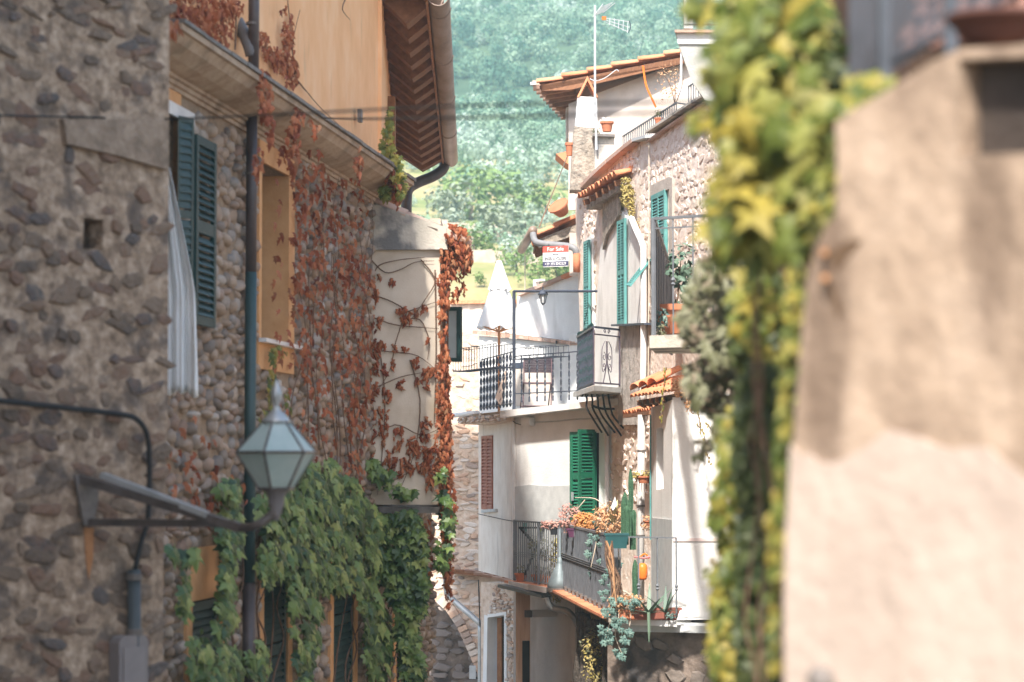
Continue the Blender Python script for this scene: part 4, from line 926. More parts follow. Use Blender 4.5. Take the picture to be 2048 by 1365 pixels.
# pillar and loggia under the big balcony
LG = thing('loggia', 'shaded white loggia with peach plaster pillar below the flower balcony', 'building', W(1090, 1365, 42))
MB().box(W(1046, 1290, 40.2), Vector((.118, 0, 0)), Vector((0, .15, 0)), Vector((0, 0, 1.0))).build('pillar', mat('peach_streaked_plaster', [(.55, .33, .20), (.70, .47, .31), (.78, .60, .46)], scale=9, bump=.1, stretch=(1.5, 1.5, .12)), LG)
BK = PL(X_(1050, 43), 43, X_(1190, 43), 43)
plate('back_wall', BK, rectpx(1030, 1150, 1190, 1440), .2, M_white, LG, 0, [rectpx(1112, 1240, 1148, 1298)])
plate('window_frame', BK, rectpx(1111, 1238, 1149, 1300), .05, M_wood, LG, .03, [rectpx(1117, 1243, 1144, 1293)])
plate('window_pane', BK, rectpx(1112, 1239, 1148, 1299), .01, M_glassdark, LG, .005)
MB().box(W(1052, 1325, 39.95), Vector((.06, 0, 0)), Vector((0, .01, 0)), Vector((0, 0, .35))).build('niche', M_inside, LG)
MB().lathe(W(1102, 1258, 42.9), [(.09, 0), (.09, .04), (.06, .07)], 14, Vector((0, -1, 0))).build('wall_light_disc', M_white, LG)
MB().bar(W(1062, 1228, 40.0), W(1150, 1225, 40.2), .06, .12).build('crossbeam', M_white, LG)
MB().bar(W(1049, 1228, 40.0), W(1064, 1228, 40.0), .13, .11).build('beam_bracket', M_zinc_dark, LG)
plate('white_panel', PX(1140, 38.8, 1160, 38.6), [(1143, 1240), (1151, 1255), (1151, 1335), (1144, 1332)], .06, M_white, LG)
q = MB(); q.tube([W(1100, 1352, 41), W(1152, 1350, 41)], .012); q.tube([W(1100, 1352, 41), W(1100, 1420, 41)], .012); q.build('rack', M_black, LG)
# shallow gutter and swan neck under the balcony
GT = thing('balcony_gutter', 'dark metal gutter with bulging silver elbow under the balcony edge', 'gutter', W(1080, 1190, 39.0))
MB().bar(W(1004, 1172, 40.3), W(1092, 1193, 38.6), .16, .05).build('gutter', mat('dark_zinc', [(.05, .06, .065), (.11, .125, .13)], rough=.4, bump=0, metal=.3), GT)
MB().bar(W(1092, 1191, 38.55), W(1112, 1184, 38.4), .14, .06).build('gutter_end', MATS['dark_zinc'], GT)
MB().tube(arc([W(1094, 1195, 38.5), W(1097, 1208, 38.5), W(1108, 1218, 38.5), W(1132, 1222, 38.3), W(1144, 1232, 38.2), W(1158, 1250, 38.2), W(1165, 1290, 38.2)], 4), .055, 9).build('elbow', M_silver, GT, True)

# ================================================================== terrace on top
TR = thing('terrace_railing', 'wrought iron terrace railing with twisted flat bars above the white house', 'railing', EF.hit(1028, 815))
def at(px, Y): return Vector((X_(px, Y), Y, 0))
cA, cB, cC = at(1028, 41.1), at(1155, 39.4), at(962, 44.4)
zT0 = EF.uz(1040, 818)[1] + .02
railing(TR, cB + Vector((0, 0, 0)), cA, Z_(786, 40.5), Z_(710, 40.5), .245, M_iron, bar=.012, rail=.035, bars_down=.15, twist=.016)
railing(TR, cA, cC, Z_(812, 42.7) , Z_(712, 42.7), .33, M_iron, bar=.012, rail=.03, bars_down=.05, twist=.026)
q = MB(); q.tube([cA + Vector((.0, 0, Z_(822, 41.1))), cA + Vector((0, 0, Z_(583, 41.1)))], .028, 8); q.build('tall_post', M_iron, TR)
MB().tube([cA + Vector((0, 0, Z_(583, 41.1))), W(1197, 583, 39.6)], .022, 8).build('cross_pipe', M_iron, TR)
# wire planter cages hung on the railing
def cage(root, a, b, z0, z1, dep, n, m):
    d = (b - a).normalized(); nn = Vector((d.y, -d.x, 0)); 
    if nn.y > 0: nn = -nn
    q = MB()
    for zz in (z0, z1):
        for s_ in (0, dep): q.tube([a + nn * s_ + Vector((0, 0, zz)), b + nn * s_ + Vector((0, 0, zz))], .007, 4)
    for i in range(n + 1):
        p = a + (b - a) * i / n; q.tube([p + Vector((0, 0, z1)), p + Vector((0, 0, z0)), p + nn * dep + Vector((0, 0, z0)), p + nn * dep + Vector((0, 0, z1))], .006, 4)
    q.build('wire_frame', m, root)
t = thing('wire_planter_cage', 'empty wire planter basket on the slanting left side of the terrace railing', 'planter basket', W(985, 730, 42.8))
cage(t, at(1026, 41.0), at(938, 43.2), Z_(742, 42.6), Z_(697, 42.6), .30, 16, M_iron)
t = thing('wire_planter_cage', 'empty wire planter basket in the middle of the front terrace railing', 'planter basket', W(1095, 705, 39.9))
cage(t, at(1048, 40.75), at(1138, 39.55), Z_(716, 40), Z_(694, 40), .25, 9, M_iron)
# terrace floor, back walls
EB = PL(X_(890, 46.0), 46.0, X_(1260, 43.2), 43.2)
BW = thing('terrace_back_wall', 'sunlit white wall with mossy tile coping behind the terrace', 'wall', EB.hit(1060, 830))
plate('wall', EB, [(958, 672), (1140, 690), (1250, 680), (1250, 835), (958, 850)], .3, M_white, BW)
plate('pillar', EB, [(1135, 690), (1140, 672), (1148, 668), (1168, 676), (1170, 835), (1135, 835)], .3, M_white, BW, .06)
plate('stone_patch', EB, [(1027, 735), (1105, 735), (1105, 812), (1027, 812)], .02, M_beige, BW, .02)
plate('blue_shade_board', EB, [(1020, 727), (1046, 725), (1046, 737), (1020, 738)], .03, M_iron, BW, .03)
for k in range(22):
    pa = 945 + k * 9.3; pyy = 668 + (690 - 668) * (k / 21)
    plate('coping_tile', EB, [(pa, pyy - 7), (pa + 9, pyy - 6.5), (pa + 9, pyy + .5), (pa, pyy)], .45, M_tile_old, BW, .07 + .012 * (k % 3))
plate('coping_tile', EB, [(1140, 686), (1190, 684), (1190, 690), (1140, 691)], .45, M_tile_old, BW, .07)
q = MB(); q.tube([EB.hit(1113, 688, .1), EB.hit(1113, 682, .1)], .02, 5); q.build('hinge_pin', M_black, BW)
LWp = PL(X_(890, 47.5), 47.5, X_(1050, 47.2), 47.2)
BG = thing('far_beige_wall', 'stained beige wall with orange tile coping behind the parasol', 'wall', LWp.hit(960, 670))
plate('wall', LWp, [(880, 608), (1040, 604), (1040, 700), (880, 700)], .3, M_beige, BG)
for k in range(12):
    x = 900 + k * 12; plate('coping_tile', LWp, [(x, 602 - k * .2), (x + 11.6, 601.5 - k * .2), (x + 11.6, 608 - k * .2), (x, 608.5 - k * .2)], .4, M_tile, BG, .08 + .015 * (k % 2))
UW = PL(X_(1020, 45.5), 45.5, X_(1200, 43.5), 43.5)
WG = thing('white_gable_house', 'dazzling white gable wall with sloping tile edge behind the lantern', 'building', UW.hit(1100, 690))
plate('wall', UW, [(1034, 592), (1080, 574), (1130, 556), (1165, 540), (1200, 540), (1200, 700), (1034, 700)], .3, M_white, WG)
e = [(1034, 592), (1065, 580), (1095, 568), (1122, 557), (1145, 547), (1166, 538)]
for i in range(5):
    (a, b), (c, d) = e[i], e[i + 1]
    plate('verge_tile', UW, [(a, b - 6), (c, d - 6), (c, d + 1), (a, b + 1)], .5, M_tile if i > 2 else M_tile_old, WG, .10 + .02 * (i % 2))
plate('flue', UW, [(1066, 560), (1082, 558), (1082, 562), (1070, 564), (1070, 582), (1066, 584)], .1, M_white, WG, -.2)
# parasol
PS = thing('parasol', 'closed white canvas parasol on a wooden pole on the terrace', 'parasol', W(998, 830, 43.2))
pc0 = W(998, 660, 43.2); sY = 43.2 / FPX
def fold(z0, z1, r0, r1, rows, seed, nf=8):
    V = []; Fc = []; n = 64
    for j in range(rows + 1):
        t_ = j / rows; z = z0 + (z1 - z0) * t_; r = r0 + (r1 - r0) * t_
        for i in range(n):
            a = 2 * math.pi * i / n; rr = r * (1 - .26 * abs(math.sin(a * nf / 2 + .3)) * min(1, t_ * 3 + .2) + .05 * math.sin(a * 3 + seed))
            V.append(Vector((pc0.x + math.cos(a) * rr, pc0.y + math.sin(a) * rr, z + .03 * math.sin(a * nf + seed) * t_ ** 4)))
    for j in range(rows):
        for i in range(n): a = j * n + i; b = j * n + (i + 1) % n; Fc.append((a, b, b + n, a + n))
    return V, Fc
zt_, zc_, zb_ = Z_(522, 43.2), Z_(582, 43.2), Z_(657, 43.2)
V, Fc = fold(Z_(560, 43.2), zb_, .11, .43, 12, 1); mk('canopy', V, Fc, M_cloth, PS, True)
V, Fc = fold(zt_, zc_, .045, .22, 8, 2); mk('top_vent', V, Fc, M_cloth, PS, True)
MB().tube([(pc0.x, pc0.y, Z_(840, 43.2)), (pc0.x, pc0.y, zt_ + .02)], .024, 10).build('pole', mat('parasol_wood', [(.50, .22, .10), (.62, .30, .15)], bump=.05), PS, True)
for k in range(6):
    a = k * math.pi / 3 + .2; MB().bar((pc0.x + math.cos(a) * .03, pc0.y + math.sin(a) * .03, zb_ - .06), (pc0.x + math.cos(a) * .29, pc0.y + math.sin(a) * .29, zb_ + .03), .022, .02).build('rib', MATS['parasol_wood'], PS)
# chair
CH = thing('folding_chair', 'dark folding metal garden chair standing behind the terrace railing', 'chair', W(1075, 822, 42.0))
Yc = 42.0; zf = Z_(815, Yc); xl, xr = X_(1048, Yc), X_(1104, Yc); M_ch = mat('chair_frame', [(.10, .06, .07), (.16, .10, .11)], rough=.5, bump=0)
zs = Z_(767, Yc); zk = Z_(715, Yc)
for x in (xl, xr):
    MB().tube([(x - .02, Yc - .15, zf), (x, Yc + .12, zs), (x, Yc + .2, zk)], .012, 6).build('back_leg', M_ch, CH)
    MB().tube([(x - .06, Yc + .35, zf), (x - .02, Yc - .18, zs)], .012, 6).build('front_leg', M_ch, CH)
MB().box(((xl + xr) / 2 - .03, Yc, zs), Vector(((xr - xl) / 2 + .03, 0, 0)), Vector((0, .19, 0)), Vector((0, 0, .012))).build('seat', M_ch, CH)
plB = PL(xl, Yc + .2, xr, Yc + .2)
for k in range(9): pbox('slat', plB, .01, xr - xl - .01, Z_(745, Yc) + k * (zk - Z_(745, Yc)) / 9, Z_(745, Yc) + (k + .93) * (zk - Z_(745, Yc)) / 9, -.01, .01, mat('chair_mesh', [(.03, .02, .03), (.05, .035, .045)], bump=0), CH)
MB().tube([(xl - .06, Yc + .35, zf + .02), (xr - .06, Yc + .35, zf + .02)], .01, 6).build('foot_rail', M_ch, CH); MB().tube([(xl - .02, Yc - .15, zf + .02), (xr - .02, Yc - .15, zf + .02)], .01, 6).build('foot_rail', M_ch, CH)
o = MB().prism([W(1010, 742, 42.4), W(1013, 745, 42.4), W(1006, 790, 42.4), W(1001, 812, 42.4), W(990, 796, 42.4), W(1000, 770, 42.4)], Vector((.02, .12, 0))).build('terrace_towel', mat('pale_peach_cloth', [(.70, .52, .42), (.78, .64, .55)], bump=.1)); tag(o, 'pale peach towel hanging on the inside of the twisted bar railing', 'towel')
# lantern on cable
LN = thing('hanging_lantern', 'small dark carriage lantern hanging from the horizontal pipe over the terrace', 'lantern', W(1086, 600, 40.6))
lp = W(1086, 588, 40.55)
MB().lathe(lp, [(.085, -.02), (.09, 0), (.04, .05), (.015, .06)], 6).build('cap', M_iron, LN)
MB().lathe(lp, [(.03, -.155), (.06, -.02)], 6).build('glass', mat('lantern_glass', [(.45, .47, .48), (.55, .57, .58)], rough=.2, bump=0), LN)
for i in range(6):
    a = i * math.pi / 3; MB().tube([lp + Vector((math.cos(a) * .036, math.sin(a) * .036, -.16)), lp + Vector((math.cos(a) * .066, math.sin(a) * .066, -.02))], .006, 4).build('bar', M_iron, LN)
MB().lathe(lp, [(.012, -.19), (.035, -.165), (.035, -.155)], 6).build('foot', M_iron, LN)
MB().tube([lp + Vector((0, 0, .05)), lp + Vector((0, 0, .12))], .01, 5).build('hook', M_iron, LN)
# iron scroll balcony
IB = thing('scroll_balcony', 'small white slab balcony with curly wrought iron panels and black cables below', 'balcony', W(1200, 780, 37.8))
b0, b1, b2 = at(1155, 39.6), at(1188, 36.6), at(1240, 37.4)
zb0, zb1 = Z_(772, 37), Z_(657, 37)
plate('front_rail', PL(b1.x, b1.y, b2.x, b2.y), rectuz(0, (b2 - b1).length, zb1 - .015, zb1 + .015), .03, M_iron, IB, 0, (), True)
FP = PL(b1.x, b1.y, b2.x, b2.y); Lf = FP.L; M_scr = mat('scroll_iron', [(.06, .045, .065), (.10, .08, .11)], rough=.5, bump=0)
pbox('front_rail', FP, 0, Lf, zb1 - .12, zb1 - .10, -.01, .01, M_scr, IB); pbox('front_rail', FP, 0, Lf, zb0 + .02, zb0 + .045, -.01, .01, M_scr, IB)
def scroll(cx, cz, r, a0, turns, sgn): return [FP.P(cx + math.cos(a0 + sgn * t_ * turns * 6.28 / 14) * r * (1 - t_ / 17), cz + math.sin(a0 + sgn * t_ * turns * 6.28 / 14) * r * (1 - t_ / 17), 0) for t_ in range(15)]
zm_ = (zb0 + zb1) / 2
for sx in (-1, 1):
    for (cx, cz, r, a0, sg) in ((.10, zm_ + .0, .07, 1.57, 1), (.10, zm_ - .14, .055, -1.57, -1), (.07, zb1 - .055, .04, 0, 1)):
        MB().tube(scroll(Lf / 2 + sx * cx, cz, r, a0 if sx > 0 else 3.14 - a0, 1.1, sg * sx), .0065, 4).build('scroll', M_scr, IB)
    MB().tube(arc([FP.P(Lf / 2 + sx * .01, zb1 - .2), FP.P(Lf / 2 + sx * .01, zm_ - .05), FP.P(Lf / 2 + sx * .04, zb0 + .25), FP.P(Lf / 2 + sx * .13, zb0 + .04)], 5), .008, 4).build('curved_bar', M_scr, IB)
    MB().tube(arc([FP.P(Lf / 2 + sx * .02, zb0 + .30), FP.P(Lf / 2 + sx * .15, zb0 + .22), FP.P(Lf / 2 + sx * .17, zm_ + .1), FP.P(Lf / 2 + sx * .06, zb1 - .2)], 5), .007, 4).build('curved_bar', M_scr, IB)
    MB().tube([FP.P(Lf / 2 + sx * Lf / 2, zb0), FP.P(Lf / 2 + sx * Lf / 2, zb1)], .012, 5).build('post', M_scr, IB)
SP = PL(b0.x, b0.y, b1.x, b1.y); Ls = SP.L
pbox('side_rail', SP, 0, Ls, zb1 - .015, zb1 + .015, -.015, .015, M_iron, IB); pbox('side_rail', SP, 0, Ls, zb0 + .02, zb0 + .04, -.01, .01, M_iron, IB)
R = random.Random(6)
for k in range(13):
    u = Ls * (k + .5) / 13; MB().tube([SP.P(u, zb0), SP.P(u, zb1)], .012, 5).build('bar', M_iron, IB)
    q = MB()
    for j in range(6):
        z = zb0 + .1 + j * .155 + R.uniform(-.02, .02); q.tube([SP.P(u + math.cos(a) * .08, z + math.sin(a) * .07, 0) for a in [x * .7 for x in range(7)]], .007, 4)
    q.build('scroll_work', M_greenwood, IB)
q = MB(); zz = Vector((0, 0, -.075)); a_, b_, c_, d_ = at(1146, 39.8), at(1188, 36.3), at(1242, 37.3), at(1225, 39.9)
for vz in (0,): q.prism([p + Vector((0, 0, zb0 - .02)) for p in (a_, b_, c_, d_)], zz); q.build('slab', M_whitegrey, IB)
for k in range(5):
    x0 = 1170 + k * 11; pts = [W(x0 - 6, 793 - k * 2, 38.3), W(x0, 787 - k * 2, 38.2), W(x0 + 4, 800, 38.1), W(x0 + 3 + k, 815, 38.0), W(x0 + 14, 835, 37.9), W(x0 + 34 + k * 2, 866 + (k % 2) * 6, 37.8)]
    MB().tube(arc(pts, 4), .016, 6).build('cable', M_cable, IB, True)
MB().tube(arc([W(1185, 812, 38.0), W(1205, 818, 38.2), W(1228, 818, 38.4)], 4), .02, 6).build('cable', M_cable, IB, True)

# ================================================================== RIGHT: long stone house
cF = 2.055
def fX(Y): return 2.055 - .17 * (Y - 36)
FW = PL(fX(42.6), 42.6, fX(29), 29)
SH = thing('sunlit_stone_house', 'sunlit pink stone house with teal shutters climbing up the right side', 'building', FW.hit(1300, 1250))
winF = [(1309, 392), (1336, 380), (1336, 545), (1309, 545)]
topF = [(1150, 398), (1190, 352), (1225, 318), (1262, 286), (1300, 270), (1345, 238), (1400, 202), (1480, 150), (1640, 40), (2700, 40), (2700, 1400), (1640, 1250), (1210, 1250), (1180, 850), (1160, 660)]
plate('wall', FW, topF, .4, mat('pale_rubble_render', [(.58, .44, .36), (.74, .62, .53), (.80, .72, .66)], scale=5, bump=.7, bscale=12), SH, 0, [winF])
wh1 = [(1168, 490), (1173, 478), (1183, 470), (1186, 660), (1165, 660)]
wh2 = [(1200, 500), (1212, 460), (1228, 430), (1240, 420), (1258, 440), (1275, 470), (1285, 510), (1287, 650), (1238, 652), (1238, 790), (1190, 790), (1190, 660)]
win2F = [(1303, 370), (1350, 350), (1350, 440), (1303, 440)]
stones(SH, FW, [(1288, 280), (1330, 255), (1400, 208), (1445, 180), (1445, 700), (1400, 690), (1300, 680), (1291, 500), (1280, 440)], (.14, .34), (.08, .17), (.004, .018), mat('sunlit_stone', [(.48, .37, .30), (.64, .50, .41), (.72, .60, .52), (.78, .69, .62), (.60, .44, .35)], scale=9, pieces=.6, bump=.5, bscale=30), 31, 300, avoid=[win2F, winF], keep=.85, jit=.3, rot=.2)
stones(SH, FW, [(1160, 405), (1250, 305), (1285, 290), (1285, 345), (1255, 345), (1250, 380), (1195, 420), (1192, 470), (1190, 660), (1186, 660), (1186, 470), (1170, 478), (1160, 490)], (.12, .26), (.06, .13), (.005, .03), MATS['sunlit_stone'], 32, 120, keep=.8)
stones(SH, FW, [(1235, 655), (1295, 655), (1300, 1000), (1230, 1000), (1215, 870)], (.14, .3), (.06, .14), (.01, .04), MATS['sunlit_stone'], 33, 200, keep=.6)
plate('white_arch', FW, wh1, .05, M_white, SH, .045); plate('white_arch', FW, wh2, .05, M_white, SH, .05)
plate('rough_pilaster', FW, [(1205, 400), (1236, 375), (1236, 430), (1212, 470), (1205, 500)], .05, M_roughgrey, SH, .11)
plate('grey_pier', FW, [(1238, 652), (1286, 650), (1286, 850), (1236, 850)], .1, mat('grey_pier_render', [(.30, .27, .24), (.46, .41, .37), (.56, .50, .46)], scale=5, bump=.6, bscale=16, blotch=((.14, .12, .10), 2.4, .55, .7)), SH, .07)
plate('pier_ledge', FW, [(1222, 649), (1288, 646), (1288, 650), (1222, 653)], .2, M_iron, SH, .18)
# slim teal shutters, each seen almost edge on
def sh(px0, px1, py0, py1, o, nsl, tilt=0, lab=None):
    ua, ub = FW.uz(px0, 600, o)[0], FW.uz(px1, 600, o)[0]; u0, u1 = min(ua, ub), max(ua, ub); z1 = FW.uz((px0 + px1) / 2, py0, o)[1]; z0 = FW.uz((px0 + px1) / 2, py1, o)[1]
    shutter(SH, FW.P(u0, z0, o), FW.d, FW.n, u1 - u0, z1 - z0, M_teal, nsl=nsl, split=(.5,), inset=.05, th=.04, cols=2, label=lab)
sh(1169, 1179, 482, 657, .09, 34, lab='slim teal shutter on the farther white arch'); sh(1236, 1251, 440, 650, .10, 38, lab='slim teal shutter on the nearer white arch')
# open shutter tilted outwards
q_o = FW.hit(1302, 515, .02)
def tilted(o, r, upv, wd, ht, m, root, lab):
    r = r.normalized(); upv = upv.normalized(); n_ = r.cross(upv); b = MB()
    def bx(x0, x1, z0, z1): b.box(o + r * (x0 + x1) / 2 + upv * (z0 + z1) / 2, r * (x1 - x0) / 2, upv * (z1 - z0) / 2, n_ * .015)
    bx(0, .04, 0, ht); bx(wd - .04, wd, 0, ht); bx(wd / 2 - .02, wd / 2 + .02, 0, ht)
    for z in (0, ht / 2, ht - .04): bx(.04, wd - .04, z, z + .04)
    f = b.build('propped_shutter', m, root, label=lab)
    for k in range(14): MB().box(o + r * wd / 2 + upv * (.06 + (ht - .1) * k / 14), r * (wd / 2 - .04), (upv * .6 + n_ * .8) * .018, (n_ * .6 - upv * .8) * .004).build('slat', m, f)
pA, pB_, pC = W(1253, 572, 36.1), W(1270, 573, 35.8), W(1310, 505, 37.0)
tilted(pA, W(1272, 574, 35.0) - pA, W(1300, 512, 36.3) - pA, .42, (W(1303, 510, 36.3) - pA).length, M_teal, SH, 'teal shutter panel propped outwards beside the downpipe')
pA = W(1418, 505, 33.0); tilted(pA, W(1436, 506, 32.2) - pA, W(1444, 478, 33.2) - pA, .4, .35, M_teal, SH, 'teal shutter panel propped outwards above the balcony plants')
u0_, u1_ = FW.uz(1309, 450)[0], FW.uz(1336, 450)[0]; z1_, z0_ = FW.uz(1322, 386)[1], FW.uz(1322, 545)[1]
shutter(SH, FW.P(min(u0_, u1_), z0_, .03), FW.d, FW.n, abs(u1_ - u0_), z1_ - z0_, M_teal, nsl=26, split=(.5,), inset=.06, th=.05, cols=2, label='teal louvred window shutter on the stone wall')
plate('window_lintel', FW, [(1300, 372), (1338, 354), (1344, 356), (1344, 545), (1338, 545), (1338, 378), (1308, 392), (1300, 392)], .06, mat('grey_lintel', [(.36, .31, .27), (.50, .44, .39)], scale=6, bump=.3), SH, .04)
# parapet coping and terrace edge
def edge(name, pts, th, o, thick, m, root):
    n = len(pts)
    for i in range(n - 1):
        (a, b), (c, d) = pts[i], pts[i + 1]; plate(name, FW, [(a, b), (c, d), (c, d + th), (a, b + th)], thick, m, root, o + .006 * (i % 2))
edge('coping', [(1150, 380), (1180, 348), (1210, 320), (1240, 295), (1262, 278)], 8, .14, .3, M_tile_old, SH)
edge('coping', [(1262, 278), (1290, 270)], 6, .14, .3, M_whitegrey, SH)
edge('coping', [(1290, 262), (1330, 236), (1380, 203), (1425, 176), (1480, 140)], 5, .16, .4, M_concrete, SH)
edge('coping_band', [(1292, 282), (1330, 254), (1380, 220), (1440, 182)], 4, .08, .1, M_tile_old, SH)
# downpipe on the right of the bays
o = MB().tube(arc([FW.hit(1258, 425, .12), FW.hit(1270, 455, .12), FW.hit(1285, 490, .12), FW.hit(1287, 520, .12), FW.hit(1287, 700, .12), FW.hit(1285, 805, .12)], 4), .05, 8).build('white_downpipe', M_white, None, True); tag(o, 'white downpipe curving from the arch down the stone house front', 'downpipe')
MB().tube([FW.hit(1298, 275, .06), FW.hit(1298, 500, .06), FW.hit(1296, 800, .06)], .009, 5).build('wire', M_paleline, SH)
# lean-to roofs on the stone house
def eave(name, lab, pts, Y0, Y1, dpt, drop, root=None, nt_=10, m=M_tile):
    """small tiled roof running along the wall: pts = picture ends of the eave line"""
    t = thing(name, lab, 'roof', W(pts[0][0], pts[0][1], Y0)) if root is None else root
    a, b = W(pts[0][0], pts[0][1], Y0), W(pts[1][0], pts[1][1], Y1); al = b - a; upv = FW.n * -1 * dpt + Vector((0, 0, drop))
    tiles(t, a, al, upv, nt_, 2, m, pitch=al.length / nt_, L_=upv.length / 2 + .05, r0=al.length / nt_ * .5)
    return t, a, b, upv
t, a, b, upv = eave('porch_roof', 'short terracotta tiled eave above the nearer white arch', [(1158, 398), (1232, 352)], 39.5, 37.0, .55, .14, None, 14)
for k in range(6):
    p = a + (b - a) * (k + .5) / 6; q = MB(); q.bar(p + Vector((0, 0, -.10)) + upv * .05, p + Vector((0, 0, -.10)) + upv, .07, .09); q.build('rafter', M_wood_dark, t)
MB().bar(a + Vector((0, 0, -.2)) + upv * .5, b + Vector((0, 0, -.2)) + upv * .5, .30, .10).build('eave_board', M_roughgrey, t)
# porch roof with gutter over the for sale sign
PR = thing('gutter_porch', 'terracotta porch roof with grey gutter and curving pipe above the for sale sign', 'roof', W(1120, 500, 41.8))
a = W(1062, 476, 42.6); b = W(1190, 424, 40.6); al = b - a
r1, r2 = W(1072, 470, 41.2), W(1186, 425, 41.2)
rb0 = [W(1062, 476, 42.0), W(1100, 458, 42.0), W(1192, 420, 42.0)]
tiles(PR, W(1068, 474, 41.9), Vector((0, 1, 0)), rb0[2] - rb0[0], 12, 3, M_tile, pitch=.17, L_=(rb0[2] - rb0[0]).length / 3 + .07, r0=.085)
q = MB(); q.prism([W(1070, 482, 42), W(1188, 434, 42), W(1188, 446, 42), (W(1150, 470, 42)), W(1078, 496, 42)], Vector((0, .08, 0))); q.build('barge_board', M_roughgrey, PR)
for k in range(6):
    q = MB(); yy = 42.3 + k * .33; q.bar(W(1072, 492 , 42) + Vector((0, yy - 42, 0)), W(1180, 452, 42) + Vector((0, yy - 42, 0)), .08, .09); q.build('rafter', M_wood_dark, PR)
q = MB(); q.prism([W(1068, 486, 42.1), W(1185, 440, 42.1), W(1185, 443, 42.1), W(1068, 489, 42.1)], Vector((0, 2, 0))); q.build('roof_boards', M_wood_dark, PR)
MB().tube([W(1066, 461, 41.7), W(1043, 500, 44.6)], .08, 8).build('gutter', M_gutter, PR, True)
MB().tube(arc([W(1066, 468, 41.7), W(1070, 482, 41.6), W(1085, 488, 41.5), W(1130, 492, 41.3), W(1148, 497, 41.2), W(1153, 508, 41.2)], 5), .058, 9).build('gutter_pipe', mat('grey_pipe', [(.16, .16, .17), (.24, .24, .25)], rough=.5, bump=0), PR, True)
MB().tube([W(1153, 507, 41.2), W(1153, 545, 41.2)], .06, 9).build('orange_pipe', M_terracotta, PR, True)
plate('post', PX(1140, 41.6, 1165, 41.4), rectpx(1139, 466, 1162, 552), .2, M_beige, PR, -.1)
MB().lathe(W(1127, 428, 41.9), [(.10, 0), (.17, .17), (.19, .17), (.19, .2), (.16, .2)], 16, Vector((-.5, -.5, .7))).build('x', M_terracotta, None)
o = C.objects[-1] if False else bpy.data.objects['x']; o.name = 'tilted_pot'; tag(o, 'orange terracotta bowl lying tilted on the porch tiles', 'flower pot')
# for sale sign
FS = thing('for_sale_sign', 'red white and navy for sale board hanging under the porch gutter', 'sign', W(1112, 530, 41.3))
SG = PL(X_(1087, 41.3), 41.3, X_(1138, 41.1), 41.1); SL = SG.L; zS1, zS0 = Z_(493, 41.2), Z_(534, 41.2); hS = zS1 - zS0
pbox('board', SG, 0, SL, zS0, zS1, 0, .02, M_signw, FS); pbox('red_band', SG, 0, SL, zS1 - hS * .30, zS1, .018, .023, M_red, FS); pbox('navy_band', SG, 0, SL, zS0 + hS * .03, zS0 + hS * .26, .018, .023, M_signb, FS)
q = MB(); q.tube([SG.P(SL * (.5 + .12 * math.cos(x)), zS0 + hS * (.565 + .06 * math.sin(x)), .024) for x in [i * math.pi / 8 for i in range(9)]], .007, 5); q.build('arc_emblem', M_signb, FS)
def text(body, u, z, size, m, sx=1.0):
    cu = bpy.data.curves.new('lettering', 'FONT'); cu.body = body; cu.size = size; cu.align_x = 'CENTER'; cu.extrude = .0015; cu.offset = .0018 if m is M_signg else .0; cu.materials.append(m)
    tmp = bpy.data.objects.new('lettering_curve', cu); C.objects.link(tmp); bpy.context.view_layer.update(); me = bpy.data.meshes.new_from_object(tmp); bpy.data.objects.remove(tmp)
    o = bpy.data.objects.new('lettering', me); C.objects.link(o); o.parent = FS; d = SG.d if SG.d.x > 0 else -SG.d
    M = Matrix(((d.x * sx, 0, SG.n.x, 0), (d.y * sx, 0, SG.n.y, 0), (0, 1, 0, 0), (0, 0, 0, 1))); M.translation = SG.P(u, z, .0255) - off(FS); o.matrix_local = M
text('For Sale', SL / 2, zS1 - hS * .23, .095, M_signw, 1.0); text('ENGEL & VÖLKERS', SL / 2, zS0 + hS * .33, .074, M_signg, .66); text('+39 393 8042529', SL / 2, zS0 + hS * .075, .07, M_signw, .80)
MB().tube([W(1098, 488, 41.4), SG.P(.1, zS1, .01)], .006, 4).build('hanger', M_cable, FS); MB().tube([W(1130, 490, 41.3), SG.P(SL - .1, zS1, .01)], .006, 4).build('hanger', M_cable, FS)
o = MB().tube([W(1138, 305, 41), W(1078, 455, 43)], .010, 4).build('slanting_cord', M_paleline); tag(o, 'pale cord slanting from the chimney down to the porch gutter', 'cord')
o = MB().tube([W(1050, 505, 44.5), W(1050, 580, 44.5)], .010, 4).build('pull_cord', M_paleline); tag(o, 'pale cord hanging straight down below the gutter end', 'cord')
# ochre sedum clump on the wall
t = thing('sedum_clump', 'ochre green sedum clump hanging under the tiled eave', 'plant', W(1253, 400, 36.6))
it = blob_leaves(W(1252, 372, 36.7), (.10, .12, .16), 260, .045, 5) + blob_leaves(W(1256, 395, 36.7), (.13, .12, .18), 340, .045, 6) + blob_leaves(W(1263, 422, 36.7), (.07, .1, .13), 140, .04, 7) + blob_leaves(W(1278, 450, 36.7), (.05, .08, .14), 60, .03, 8)
leaves(t, it, M_leaf_ochre, 'oval', 200)

